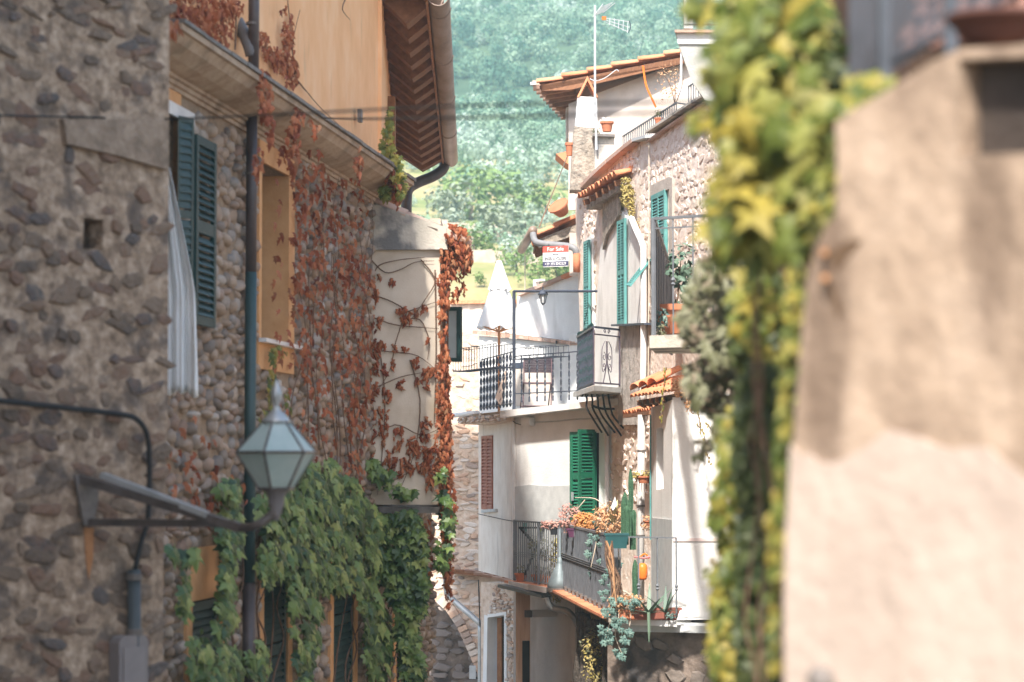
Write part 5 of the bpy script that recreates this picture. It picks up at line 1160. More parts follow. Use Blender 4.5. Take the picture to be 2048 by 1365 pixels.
# ================================================================== far roof house and chimney
KP = PL(X_(1137, 45.0), 45.0, X_(1370, 43.2), 43.2)
KH = thing('far_roof_house', 'beige house with long terracotta verge and overhanging eave high above', 'building', KP.hit(1250, 400))
plate('wall', KP, [(1137, 208), (1370, 122), (1400, 120), (1400, 420), (1137, 420)], .4, M_beige, KH)
va = W(1074, 166, 44.6); vb = W(1380, 100, 42.8); sl2 = vb - va; Lr = sl2.length
tiles(KH, va, Vector((.155, 1, 0)), sl2, 22, 6, M_tile, pitch=.20, L_=Lr / 6 + .07, r0=.10)
q = MB(); q.prism([W(1076, 172, 44.7), W(1378, 112, 42.9), W(1378, 124, 42.9), W(1140, 180, 44.3), W(1085, 182, 44.7)], Vector((0, .1, 0))); q.build('verge_board', M_wood_dark, KH)
q = MB(); q.prism([W(1080, 176, 44.8), W(1378, 118, 43), W(1378, 121, 43), W(1080, 179, 44.8)], Vector((.6, 4.0, 0))); q.build('roof_boards', M_wood_dark, KH)
for k in range(8):
    p0 = W(1082 , 182, 44.8) + Vector((.155, 1, 0)) * (.25 + k * .5); q = MB(); q.bar(p0, p0 + (W(1140, 172, 44.4) - W(1082, 182, 44.8)), .09, .10); q.build('rafter', M_wood, KH)
for k in range(10):
    p = va + Vector((.155, 1, 0)) * (.1 + k * .42) + Vector((.03, 0, -.03)); MB().lathe(p, [(.10, 0), (.10, .12)], 8, Vector((-1, 0, -.1))).build('eave_tile', M_tile_old, KH)
MB().box(W(1066, 168, 44.6), Vector((.05, 0, 0)), Vector((0, .06, 0)), Vector((0, 0, .022))).build('gutter_stub', M_palemetal, KH)
MB().box(W(1135, 250, 46.5), Vector((.03, 0, 0)), Vector((0, .3, 0)), Vector((0, 0, .3))).build('corner_strip', M_beige, KH)
pl2 = PL(X_(1110, 45), 45, X_(1150, 45), 45)
plate('lower_verge', pl2, [(1112, 308), (1138, 302), (1142, 310), (1140, 330), (1132, 326)], .9, M_tile, KH)
CHM = thing('chimney', 'rough rendered chimney with white neck and pointed tile hood', 'chimney', W(1170, 380, 40.6))
q = MB(); x0, x1, x2, x3 = W(1140, 380, 40.5), W(1208, 380, 40.5), W(1195, 258, 40.5), W(1148, 252, 40.5)
q.prism([x0, x1, x2, x3], Vector((0, .55, 0))); q.build('stack', M_roughgrey, CHM)
q = MB(); q.prism([W(1150, 254, 40.52), W(1195, 256, 40.52), W(1194, 195, 40.52), (W(1155, 193, 40.52))], Vector((0, .42, 0))); q.build('neck', M_white, CHM)
for a, b in (((1154, 194), (1175, 152)), ((1196, 194), (1175, 152))):
    q = MB(); d = 4 if a[0] < 1180 else -4; q.prism([W(a[0], a[1], 40.5), W(a[0] + d, a[1] + 1, 40.5), W(b[0], b[1] + 9, 40.5), W(b[0], b[1], 40.5)], Vector((0, .46, 0))); q.build('hood_tile', M_tile, CHM)
t = thing('chimney', 'short grey chimney block carrying an orange flower pot', 'chimney', W(1210, 330, 40.2)); q = MB(); q.prism([W(1189, 345, 40.1), W(1230, 345, 40.1), W(1228, 272, 40.1), W(1190, 270, 40.1)], Vector((0, .4, 0))); q.build('stack', M_concrete, t)
q = MB(); q.prism([W(1186, 272, 40.0), W(1230, 274, 40.0), W(1230, 269, 40.0), W(1186, 267, 40.0)], Vector((0, .5, 0))); q.build('cap', M_zinc_dark, t)
t = thing('flower_pot', 'orange flower pot with white blossom on the grey chimney block', 'flower pot', W(1214, 264, 40.2)); pot(t, W(1214, 264, 40.2), .105, .17, M_terracotta)
leaves(t, blob_leaves(W(1212, 240, 40.2), (.1, .08, .05), 60, .035, 2), M_cloth, 'oval', 60); leaves(t, blob_leaves(W(1193, 262, 40.1), (.08, .08, .06), 60, .03, 3), M_leaf_olive, 'oval', 60)
t = thing('flower_pot', 'terracotta pot standing at the left edge of the rough chimney', 'flower pot', W(1138, 310, 40.6)); pot(t, W(1139, 312, 40.6), .07, .22, M_terracotta)
AT = thing('tv_antenna', 'tall white roof antenna mast with grid aerial and orange tipped yagi', 'antenna', W(1191, 300, 40.0))
MB().tube([W(1193, 300, 40.0), W(1190, 200, 40.0), W(1190, 12, 40.0)], .018, 8).build('mast', M_palemetal, AT)
for k in range(7):
    q = MB(); q.tube([W(1188 + k * 2.5, 32 - k * 3, 40), W(1208 + k * 3, 23 - k * 3, 39.8)], .006, 4); q.build('grid_rod', M_palemetal, AT)
for a, b in (((1186, 34), (1206, 8)), ((1206, 26), (1230, 6))): MB().tube([W(*a, 40), W(*b, 39.9)], .007, 4).build('grid_rail', M_palemetal, AT)
MB().box(W(1208, 37, 40), Vector((.035, 0, 0)), Vector((0, .02, 0)), Vector((0, 0, .03))).build('amplifier', M_orangebag, AT)
for a, b in (((1212, 37), (1258, 44)), ((1212, 45), (1256, 64)), ((1212, 41), (1259, 55))): MB().tube([W(*a, 40), W(*b, 39.9)], .006, 4).build('boom', M_palemetal, AT)
for k in range(5): MB().tube([W(1220 + k * 9, 36 + k * 1.6, 39.9), W(1219 + k * 9, 50 + k * 4, 39.9)], .005, 4).build('element', M_palemetal, AT)
MB().tube(arc([W(1259, 42, 39.9), W(1261, 55, 39.9), W(1257, 66, 39.9)], 3), .008, 4).build('end_loop', M_iron, AT)
MB().tube(arc([W(1180, 158, 40.3), W(1192, 162, 40), W(1212, 155, 40), W(1232, 140, 40), (W(1237, 143, 40))], 3), .008, 4).build('stay_wire', M_palemetal, AT)
# roof terrace railing
RR = thing('roof_railing', 'slim grey roof terrace railing sloping up past the chimney', 'railing', FW.hit(1260, 290, -.3))
a = FW.hit(1200, 345, -.35); b = FW.hit(1308, 285, -.35)
zr0 = FW.uz(1250, 296)[1] + .1
p1, p2, p3 = FW.P(FW.uz(1205, 600)[0], 0, -.35), FW.P(FW.uz(1308, 600)[0], 0, -.35), None
railing(RR, p1, p2, Z_(290, 37.4), Z_(237, 37.4), .14, M_irongrey, bar=.009, rail=.03)
p4 = p2 + Vector((1.1, 1.2, 0)); railing(RR, p2, p4, Z_(290, 37.4), Z_(237, 37.4), .3, M_irongrey, bar=.009, rail=.03)
p5 = FW.P(FW.uz(1345, 600)[0], 0, -.25); p6 = FW.P(FW.uz(1430, 600)[0], 0, -.25)
railing(RR, p5, p6, Z_(212, 34.0), Z_(160, 34.0), .14, M_irongrey, bar=.009, rail=.03)
MB().tube([W(1363, 105, 40), W(1361, 190, 40)], .02, 6).build('white_post', M_palemetal, KH)
t = thing('dry_shrub', 'reddish dry shrub in a pot on the roof terrace', 'plant', W(1325, 250, 37)); leaves(t, blob_leaves(W(1338, 165, 38.5), (.25, .2, .32), 170, .035, 9), M_dry, 'oval', 170)
leaves(t, blob_leaves(W(1318, 228, 36.8), (.09, .1, .08), 50, .04, 19), M_leaf_olive, 'oval', 50, 'low_foliage'); pot(t, W(1318, 248, 36.8), .07, .09, M_terracotta)
for P_ in ([(1350, 210), (1340, 170), (1320, 140)], [(1350, 210), (1350, 160), (1345, 130)], [(1350, 210), (1362, 180), (1368, 150)]): twig(t, [W(a_, b_, 38.5) for a_, b_ in P_], .008)
o = MB().tube(arc([W(1286, 132, 41), W(1292, 170, 41), W(1305, 200, 41), W(1312, 215, 41)], 4), .018, 6).build('orange_hose', M_orangebag); tag(o, 'orange hose hanging from the far eave over the roof terrace', 'hose')
# upper right balcony seen from below
UB = thing('corner_balcony', 'white balcony corner with tapered underside jutting out at the top behind the vine', 'balcony', W(1420, 120, 24))
q = MB(); q.prism([W(1352, 62, 24), W(1500, 62, 24), W(1500, 88, 24), W(1356, 88, 24)], Vector((.2, 1.6, 0))); q.build('slab', M_white, UB)
q = MB(); q.prism([W(1349, 60, 23.95), W(1500, 60, 23.95), W(1500, 65, 23.95), W(1350, 65, 23.95)], Vector((.2, 1.7, 0))); q.build('slab_edge', M_tile_old, UB)
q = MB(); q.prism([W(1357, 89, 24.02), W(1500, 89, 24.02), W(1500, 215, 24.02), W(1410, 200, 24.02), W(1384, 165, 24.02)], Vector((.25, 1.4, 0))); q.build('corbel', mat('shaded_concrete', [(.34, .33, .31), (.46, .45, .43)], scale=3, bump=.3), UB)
MB().box(W(1376, 20, 24.4), Vector((.045, 0, 0)), Vector((0, .05, 0)), Vector((0, 0, .2))).build('post', M_whitegrey, UB)
MB().tube([W(1368, 50, 24.1), W(1500, 50, 24.1)], .01, 5).build('low_rail', M_irongrey, UB)

# ================================================================== RIGHT: middle balcony with plants
RB = thing('plant_balcony', 'stone slab balcony with grey railing and dark side screen under the vine', 'balcony', W(1380, 690, 27))
zt1, zt0 = Z_(438, 27), Z_(672, 27)
c1, c2, c3 = at(1308, 27), at(1560, 26.2), at(1343, 34.2)
MB().bar(c1 + Vector((0, 0, zt1)), c2 + Vector((0, 0, zt1)), .04, .03).build('top_rail', M_irongrey, RB)
MB().bar(c1 + Vector((0, 0, Z_(458, 27))), c2 + Vector((0, 0, Z_(458, 27))), .02, .015).build('second_rail', M_irongrey, RB)
for k in range(9):
    p = c1 + (c2 - c1) * (k / 6.2); q = MB(); q.tube([p + Vector((0, 0, zt0)), p + Vector((0, 0, zt1))], .010 if k else .03, 6); q.lathe(p + Vector((0, 0, zt0 + .55)), [(.01, 0), (.028, .02), (.012, .04), (.03, .065), (.01, .10)], 8); q.build('bar', M_irongrey, RB)
RSP = PL(c1.x, c1.y, c3.x, c3.y)
for k in range(22): pbox('screen_panel', RSP, .1 + k * .32, .1 + (k + .85) * .32, zt0 + .1, zt1 - .1, -.01 + .012 * (k % 2), .015 + .012 * (k % 2), M_sheet, RB)
pbox('side_rail', RSP, 0, RSP.L, zt1 - .03, zt1 + .01, -.03, .03, M_irongrey, RB)
q = MB(); q.prism([c1 + Vector((-.05, -.05, zt0)), c2 + Vector((0, -.05, zt0)), at(1560, 28.2) + Vector((0, 0, zt0)), c1 + Vector((.1, 1.3, zt0))], Vector((0, 0, -.14))); q.build('slab', M_concrete, RB)
t = thing('leafy_pot_plant', 'green pot plant with round leaves on the balcony behind the railing', 'plant', W(1370, 660, 28))
leaves(t, blob_leaves(W(1362, 530, 28.4), (.20, .2, .28), 90, .10, 3) + blob_leaves(W(1375, 580, 28.4), (.18, .2, .3), 60, .11, 4), M_leaf_agave, 'oval', 150); pot(t, W(1348, 668, 28.5), .22, .34, M_terracotta)
twig(t, [W(1352, 640, 28.4), W(1356, 590, 28.4), W(1362, 520, 28.4)], .015)
t = thing('red_pot_plant', 'blue green succulent in a small red pot at the balcony corner', 'plant', W(1322, 665, 27.6)); pot(t, W(1325, 655, 27.6), .10, .14, M_terracotta)
leaves(t, blob_leaves(W(1322, 635, 27.4), (.11, .1, .14), 90, .05, 13), M_leaf_blue, 'oval', 90); leaves(t, blob_leaves(W(1318, 660, 27.2), (.09, .1, .10), 50, .05, 14), M_leaf_olive, 'oval', 40, 'low_foliage')

# ================================================================== RIGHT: white corner house
GL = PX(1302, 33.6, 1345, 31.7); GR = PX(1345, 31.7, 1570, 31.2)
GH = thing('white_corner_house', 'white plastered corner house with tall slit window and tiled eave', 'building', GR.hit(1380, 1235))
plate('left_wall', GL, [(1302, 815), (1345, 800), (1345, 1245), (1302, 1235)], .25, M_white, GH, 0, [[(1313, 858), (1327, 855), (1327, 978), (1313, 980)]])
plate('window_pane', GL, [(1312, 855), (1328, 852), (1328, 980), (1312, 982)], .02, mat('pink_blind', [(.40, .28, .24), (.46, .33, .29)], bump=0), GH, -.15)
plate('window_frame', GL, [(1313, 858), (1317, 857), (1317, 979), (1313, 980)], .04, M_zinc_dark, GH, -.08)
plate('right_wall', GR, [(1345, 795), (1580, 780), (1580, 1240), (1345, 1240)], .3, M_white, GH, .0)
plate('left_dado', GL, [(1303, 1036), (1344, 1040), (1344, 1236), (1303, 1230)], .012, M_whitegrey, GH, .014)
plate('right_dado', GR, [(1346, 1081), (1470, 1081), (1470, 1234), (1346, 1234)], .010, M_white, GH, .012)
plate('string_course', GR, [(1346, 1077), (1470, 1077), (1470, 1083), (1346, 1083)], .03, mat('pale_pink_band', [(.62, .50, .48), (.7, .58, .55)], bump=0), GH, .03)
MB().tube([GL.hit(1301, 830, .02), GL.hit(1301, 1080, .02)], .012, 5).build('corner_cable', M_teal, GH)
tiles(GH, W(1262, 796, 32.9), W(1372, 770, 31.2) - W(1262, 786, 32.9), Vector((.6, 1.0, .35)), 12, 2, M_tile, pitch=.125, L_=.4, r0=.062)
tiles(GH, W(1262, 782, 33.2), W(1340, 758, 32.4) - W(1262, 782, 33.2), Vector((.35, 1.0, .25)), 3, 1, M_tile, pitch=.21, L_=.5, r0=.11)
q = MB(); q.prism([W(1272, 802, 33.1), W(1372, 784, 31.5), W(1372, 800, 31.5), W(1280, 812, 33.1)], Vector((.25, .4, .05))); q.build('eave_board', M_zinc_dark, GH)
for k in range(5): MB().bar(W(1278 + k * 12, 806 - k * 2, 33.0 - k * .25), W(1290 + k * 12, 812 - k * 2, 33.5 - k * .25), .05, .06).build('rafter', M_wood_dark, GH)
t = thing('tile_canopy', 'tiny terracotta tile canopy under the corner house eave', 'roof', W(1275, 825, 34.4)); tiles(t, W(1248, 830, 35.6), W(1302, 822, 33.9) - W(1248, 830, 35.6), Vector((.35, .2, .12)), 13, 1, M_tile, pitch=.135, L_=.3, r0=.065)
MB().bar(W(1250, 833, 35.6), W(1302, 826, 33.9), .06, .05).build('batten', M_wood_dark, t)
o = MB().tube([W(1283, 830, 34.4), W(1281, 1080, 34.4), W(1281, 1200, 34.4)], .055, 10).build('grey_downpipe', mat('light_grey_pipe', [(.40, .38, .36), (.52, .50, .48)], rough=.5, bump=0), None, True); tag(o, 'light grey downpipe left of the white corner house', 'downpipe')
for k, py in enumerate((900, 1010, 1070)): MB().tube([W(1283 if py < 1000 else 1281, py, 34.4), W(1283 if py < 1000 else 1281, py + 4, 34.4)], .064, 10).build('pipe_clip', M_zinc_dark, o)
t = thing('hanging_pot', 'small hanging pot with yellowish sedum on the grey downpipe', 'flower pot', W(1288, 965, 34)); pot(t, W(1288, 967, 34), .10, .10, M_terracotta); leaves(t, blob_leaves(W(1286, 950, 34), (.17, .1, .07), 110, .05, 3), M_leaf_ochre, 'oval', 110)
for k in range(6): twig(t, [W(1275 + k * 5, 955, 34), W(1273 + k * 5, 975, 34), W(1274 + k * 5, 985, 34)], .006)
t = thing('hanging_pot', 'second hanging plant with reddish leaves lower on the stone wall', 'flower pot', W(1296, 1040, 34)); pot(t, W(1296, 1052, 34), .06, .07, M_terracotta); leaves(t, blob_leaves(W(1294, 1045, 34), (.11, .1, .12), 70, .05, 5), M_dry, 'oval', 70)
t = thing('hanging_strand', 'thin trailing plant strand hanging in front of the white corner wall', 'plant', W(1415, 850, 30.9))
for P_ in ([(1395, 850), (1408, 870), (1412, 900), (1420, 926)], [(1412, 845), (1425, 865), (1430, 880)], [(1395, 820), (1400, 850), (1402, 870)]):
    pts = arc([W(a_, b_, 30.9) for a_, b_ in P_], 5); MB().tube(pts, .006, 4).build('stem', M_stem, t)
    leaves(t, [(p + rv(random, .02), rv(random) + Vector((0, -1, 0)), Vector((0, 0, -1)) + rv(random, .5), .05) for p in pts], M_leaf_ochre, 'oval', 40)
t = thing('hanging_strand', 'yellow chain like plant strand hanging from the corner house eave', 'plant', W(1325, 800, 31)); pts = arc([W(1332, 735, 31), W(1326, 790, 31), W(1322, 845, 31)], 12); MB().tube(pts, .005, 4).build('stem', M_stem, t)
leaves(t, [(p + rv(random, .02), Vector((0, -1, 0)) + rv(random, .6), Vector((0, 0, -1)), .045) for p in pts], M_leaf_yel, 'oval', 60)
t = thing('dry_strand', 'orange brown dried plant spilling over the corner house tiles', 'plant', W(1360, 780, 31)); leaves(t, blob_leaves(W(1358, 775, 31), (.12, .1, .14), 150, .05, 6) + blob_leaves(W(1385, 800, 31), (.14, .1, .2), 120, .05, 16), M_dry, 'oval', 150)

# ================================================================== big flower balcony
BB = thing('flower_balcony', 'long terracotta edged balcony with grey bar railing and corrugated screens', 'balcony', W(1180, 1200, 36))
zfl = -1.98
q0, q1, q2, q3 = Vector((X_(1029, 40.8), 40.8, 0)), Vector((X_(1120, 38.3), 38.3, 0)), Vector((X_(1232, 31.35), 31.35, 0)), Vector((X_(1352, 30.9), 30.9, 0))
q = MB(); q.prism([p + Vector((0, 0, zfl)) for p in (q0 + Vector((0, -.15, 0)), q1 + Vector((-.12, -.12, 0)), q2 + Vector((-.10, -.05, 0)), q2 + Vector((2.3, 1.5, 0)), Vector((2.6, 40, 0)), Vector((.1, 41.2, 0)))], Vector((0, 0, -.05))); q.build('floor_slab', M_roughgrey, BB)
def edge_tiles(a, b, n, m, w_=.13):
    d = (b - a) / n; dn = d.normalized(); nn = Vector((dn.y, -dn.x, 0)); nn = -nn if nn.y > 0 else nn
    for k in range(n): MB().box(a + d * (k + .5) + nn * .05 + Vector((0, 0, zfl + .02)), d * .48, nn * w_, Vector((0, 0, .018))).build('edge_tile', m, BB)
edge_tiles(q0, q1, 10, M_tile); edge_tiles(q1, q2, 26, M_tile)
MB().box((q0 + q1) / 2 + Vector((-.16, -.15, zfl + .0)), (q1 - q0) * .42, Vector((0, .03, 0)), Vector((0, 0, .045))).build('white_board', M_white, BB)
ztr = -.93
railing(BB, q0, q1, zfl + .07, ztr, .125, M_irongrey, bar=.011, rail=.035)
for py_ in (.44, .47, .50): MB().bar(q0 + Vector((0, -.02, zfl + 1.05 * py_)), q1 + Vector((0, -.02, zfl + 1.05 * py_)), .012, .010).build('mid_wire', M_irongrey, BB)
for f in (0, .55): MB().bar(q0 + (q1 - q0) * f + Vector((0, -.02, zfl)), q0 + (q1 - q0) * f + Vector((0, -.02, ztr)), .05, .05, Vector((1, 0, 0))).build('post', M_irongrey, BB)
SCR = PL(q1.x, q1.y, q2.x, q2.y); Lq = SCR.L
MB().bar(SCR.P(0, ztr), SCR.P(Lq, ztr), .04, .03).build('top_rail', M_irongrey, BB); MB().bar(SCR.P(0, zfl + .09), SCR.P(Lq, zfl + .09), .03, .02).build('bottom_rail', M_irongrey, BB)
for (ua, ub) in ((.1, 1.9), (1.95, 3.6), (3.65, Lq - .08)):
    n = int((ub - ua) / .03); V = []; Fc = []
    for i in range(n + 1):
        u = ua + (ub - ua) * i / n; oo = .012 * (1 if (i // 2) % 2 else -1) - .03
        V += [SCR.P(u, zfl + .10, oo), SCR.P(u, ztr - .02, oo)]
    for i in range(n): Fc.append((2 * i, 2 * i + 2, 2 * i + 3, 2 * i + 1))
    o = mk('corrugated_screen', V, Fc, M_sheet, BB); md = o.modifiers.new('t', 'SOLIDIFY'); md.thickness = .004
for i in range(14): u = Lq * i / 13; MB().bar(SCR.P(u, zfl, .02), SCR.P(u, zfl + .12, .02), .05, .05, Vector((1, 0, 0))).build('foot_block', M_zinc_dark, BB)
for i in range(50): u = Lq * (i + .5) / 50; MB().tube([SCR.P(u, zfl + .09, .012), SCR.P(u, ztr, .012)], .007, 4).build('bar', M_irongrey, BB)
for f in (.52, .55, .58): MB().bar(SCR.P(0, zfl + 1.05 * f, .022), SCR.P(Lq, zfl + 1.05 * f, .022), .012, .010).build('mid_wire', M_irongrey, BB)
for u, w_ in ((Lq - .04, .09), (0.04, .05)): MB().bar(SCR.P(u, zfl, .02), SCR.P(u, ztr, .02), w_, w_, Vector((1, 0, 0))).build('post', M_irongrey, BB)
railing(BB, q2 + Vector((.05, 0, 0)), q3, zfl + .04, ztr, .24, M_irongrey, bar=.012, rail=.035, knob=True)
q = MB(); q.prism([q2 + Vector((.0, -.06, zfl)), q3 + Vector((0, -.06, zfl)), q3 + Vector((0, 1.3, zfl)), q2 + Vector((.1, 1.3, zfl))], Vector((0, 0, -.075))); q.build('white_slab', M_white, BB)
q = MB(); q.prism([q2 + Vector((-.05, -.02, zfl - .076)), at(1480, 30.9) + Vector((0, -.02, zfl - .076)), at(1480, 32), at(1225, 32.5)][:2] + [at(1480, 32) + Vector((0, 0, zfl - .076)), at(1225, 32.5) + Vector((0, 0, zfl - .076))], Vector((0, 0, -.09))); q.build('lower_slab', M_whitegrey, BB)
# dark wall and roots below
DK = PL(X_(1235, 31.6), 31.6, X_(1480, 31.1), 31.1)
DWL = thing('dark_stone_base', 'dark stone wall below the white corner house', 'wall', DK.hit(1350, 1365))
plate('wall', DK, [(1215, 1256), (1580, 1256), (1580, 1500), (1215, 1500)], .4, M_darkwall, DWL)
stones(DWL, DK, [(1262, 1268), (1470, 1268), (1470, 1440), (1262, 1440)], (.2, .4), (.12, .22), (.02, .07), mat('dark_base_stone', [(.10, .08, .07), (.16, .13, .11), (.22, .18, .155), (.12, .10, .095)], scale=4, pieces=.35, bump=1.0, bscale=10), 41, 200, keep=.40, jit=.45, rot=.6)  # sparse stones in dark brown grey tones
UD = PL(X_(1155, 37.6), 37.6, X_(1225, 31.9), 31.9)
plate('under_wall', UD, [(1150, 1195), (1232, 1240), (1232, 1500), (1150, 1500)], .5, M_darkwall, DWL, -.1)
RT = thing('old_vine_trunk', 'thick dark twisted vine trunk climbing under the flower balcony', 'vine', W(1180, 1365, 36))
R = random.Random(12)
for k in range(9):
    x = 1160 + k * 8; Yk = 36.5 - k * .45; P_ = [W(x + R.uniform(-6, 6), y, Yk - .1) for y in range(1225 + k * 3, 1440, 35)]
    MB().tube(arc(P_, 4), R.uniform(.03, .075), 7).build('stem', mat('dark_vine_bark', [(.035, .026, .022), (.10, .08, .065), (.17, .14, .12)], scale=20, bump=.8), RT, True)
leaves(RT, blob_leaves(W(1195, 1320, 34), (.25, .3, .5), 420, .05, 4) + blob_leaves(W(1112, 1195, 38.2), (.09, .1, .09), 60, .05, 14) + blob_leaves(W(1190, 1232, 34.2), (.08, .1, .06), 60, .05, 24), M_leaf_ochre, 'oval', 200)
leaves(RT, blob_leaves(W(1200, 1290, 34.2), (.3, .2, .35), 200, .06, 44), M_leaf_olive, 'oval', 100, 'dark_foliage')
# plants on the flower balcony
def strap(root, c, n, L_, wd, seed, m, spread=1.0, droop=.5, name='leaf_blade'):
    R = random.Random(seed)
    for i in range(n):
        a = R.uniform(0, 6.28); L2 = L_ * R.uniform(.6, 1.1); e = R.uniform(.25, 1.2) * spread; d = Vector((math.cos(a), math.sin(a), 0)); sd = Vector((-d.y, d.x, 0)); V = []; Fc = []; k = 7
        for j in range(k + 1):
            t_ = j / k; p = Vector(c) + d * (L2 * t_ * math.sin(e)) + Vector((0, 0, L2 * (t_ * math.cos(e) - droop * t_ * t_ * .8))); w2 = wd * (1 - t_ ** 2) * .5 + .002
            V += [p - sd * w2 + Vector((0, 0, .25 * w2)), p, p + sd * w2 + Vector((0, 0, .25 * w2))]
        for j in range(k): b = 3 * j; Fc += [(b, b + 1, b + 4, b + 3), (b + 1, b + 2, b + 5, b + 4)]
        mk(name, V, Fc, m, root, True)
def rosettes(root, spots, m, seed, s=.07):
    R = random.Random(seed); it = []
    for c in spots:
        ax = (Vector((0, -1, .3)) + rv(R, .5)).normalized()
        for k in range(12):
            a = k * 2.4; x = ax.orthogonal().normalized(); y = ax.cross(x); d = (x * math.cos(a) + y * math.sin(a)); it.append((Vector(c) + d * s * .35 * (1 + k / 14), (ax + d * .4), d + ax * .3, s * (.6 + k / 20)))
    leaves(root, it, m, 'oval', 200)
def planter(lab, c, wd, m, ht=.16, dp=.12):
    t = thing('planter_box', lab, 'planter', c); c = Vector(c)
    MB().add([c + Vector((sx * wd * (.42 if z == 0 else .5), sy * dp * (.42 if z == 0 else .5), z * ht)) for z in (0, 1) for sy in (-1, 1) for sx in (-1, 1)], [(0, 2, 3, 1), (4, 5, 7, 6), (0, 1, 5, 4), (2, 6, 7, 3), (0, 4, 6, 2), (1, 3, 7, 5)]).build('box', m, t)
    MB().box(c + Vector((0, 0, ht - .012)), Vector((wd * .53, 0, 0)), Vector((0, dp * .54, 0)), Vector((0, 0, .014))).build('rim', m, t); return t
t = planter('dark green planter box hanging on the balcony corner rail', W(1233, 1097, 31.0), .30, M_darkgreenpot, .19, .16)
t = planter('dark plum planter under the dried orange flowers', W(1162, 1075, 36.2), .42, mat('plum_planter', [(.06, .02, .05), (.1, .03, .07)], bump=0), .13)
t = planter('small black planter at the left end of the dried flowers', W(1112, 1070, 38.3), .2, M_black, .12)
t = planter('long brown planter trough behind the agave', W(1312, 1240, 31.0), .62, mat('brown_trough', [(.22, .07, .05), (.28, .1, .07)], bump=0), .15)
t = planter('orange brown pot trough at the balcony floor end', W(1255, 1240, 31.05), .24, M_terracotta, .13)
def fl(lab, c, rad, n, sz, m, seed, name='dried_flowers', kind='oval'):
    t = thing(name, lab, 'plant', c); leaves(t, blob_leaves(c, rad, n, sz, seed), m, kind, min(n, 200)); R = random.Random(seed)
    for k in range(12): MB().tube([Vector(c) + Vector((R.uniform(-.5, .5) * rad[0], 0, -rad[2])), Vector(c) + Vector((R.uniform(-.9, .9) * rad[0], R.uniform(-.5, .5) * rad[1], R.uniform(0, .8) * rad[2]))], .004, 4).build('stem', m, t)
    return t
M_mauve = mat('dry_mauve_flower', [(.30, .14, .12), (.45, .24, .20), (.55, .35, .28)], scale=3, pieces=.7, bump=0)
fl('mauve brown dried flower heads on the railing, leftmost tall clump', W(1140, 1035, 36.9), (.20, .16, .24), 420, .045, M_mauve, 1)
fl('dense orange dried sedum clump on the railing', W(1170, 1043, 35.9), (.20, .16, .15), 520, .045, M_dryorange, 2)
fl('low pinkish dried flowers creeping along the left rail', W(1105, 1050, 38.3), (.22, .1, .09), 240, .045, M_mauve, 3)
fl('pale straw coloured dry plant mass above the dark green planter', W(1222, 1040, 33.0), (.30, .2, .26), 520, .05, M_dry, 4, 'dry_plant')
t = thing('dry_plant', 'long dry straw blades arching up beside the green shutter', 'plant', W(1215, 1040, 33.4)); strap(t, W(1212, 1052, 33.4), 30, .5, .035, 4, M_dry, .9, .6); strap(t, W(1228, 1050, 33.0), 16, .42, .05, 14, mat('pale_yellow_blade', [(.50, .46, .22), (.66, .60, .36)], bump=0), .7, .2)
twig(t, [W(1215, 1020, 33.4), W(1190, 998, 33.5), W(1150, 996, 33.6)], .010, m=M_paleline); twig(t, [W(1170, 1000, 33.5), W(1160, 1012, 33.5), W(1152, 1020, 33.5)], .008, m=M_paleline)
q = MB(); q.add([W(1222, 1015, 32.8), W(1230, 993, 32.8), W(1234, 1010, 32.8), W(1226, 1022, 32.8), W(1222, 1015, 32.9), W(1230, 993, 32.9), W(1234, 1010, 32.9), W(1226, 1022, 32.9)], [(0, 1, 2, 3), (7, 6, 5, 4), (0, 4, 5, 1), (1, 5, 6, 2), (2, 6, 7, 3), (3, 7, 4, 0)]); o = q.build('white_pinwheel', M_cloth); tag(o, 'white paper scrap caught in the dry plants', 'paper')
CT = thing('cactus', 'tall dark columnar cactus with rounded branches beside the green planter', 'cactus', W(1255, 1080, 32.6))
def cact(root, pts, r):
    pts = arc(pts, 4); n = 14; V = []; Fc = []
    for i, p in enumerate(pts):
        rr = r * (1 if i < len(pts) - 2 else (.7 if i < len(pts) - 1 else .2))
        for k in range(n): a = 2 * math.pi * k / n; q_ = rr * (1 if k % 2 else .72); V.append(p + Vector((math.cos(a) * q_, math.sin(a) * q_, 0)))
    for i in range(len(pts) - 1):
        for k in range(n): Fc.append((i * n + k, i * n + (k + 1) % n, (i + 1) * n + (k + 1) % n, (i + 1) * n + k))
    mk('column', V, Fc, M_cactus, root)
cact(CT, [W(1250, 1090, 32.6), W(1250, 1040, 32.6), W(1250, 985, 32.6)], .055); cact(CT, [W(1258, 1060, 32.7), W(1262, 1000, 32.7), W(1261, 938, 32.7)], .036)
cact(CT, [W(1266, 1100, 32.5), W(1266, 1050, 32.5), W(1268, 1020, 32.5)], .045); cact(CT, [W(1256, 1075, 32.4), W(1256, 1035, 32.4), W(1254, 1012, 32.4)], .05)
cact(CT, [W(1268, 1230, 32.2), W(1272, 1180, 32.2), W(1270, 1120, 32.2)], .05)
TS = thing('trailing_succulent', 'blue green succulent rosettes trailing over the corrugated balcony screen', 'plant', W(1190, 1150, 33.5))
R = random.Random(77); sp = []
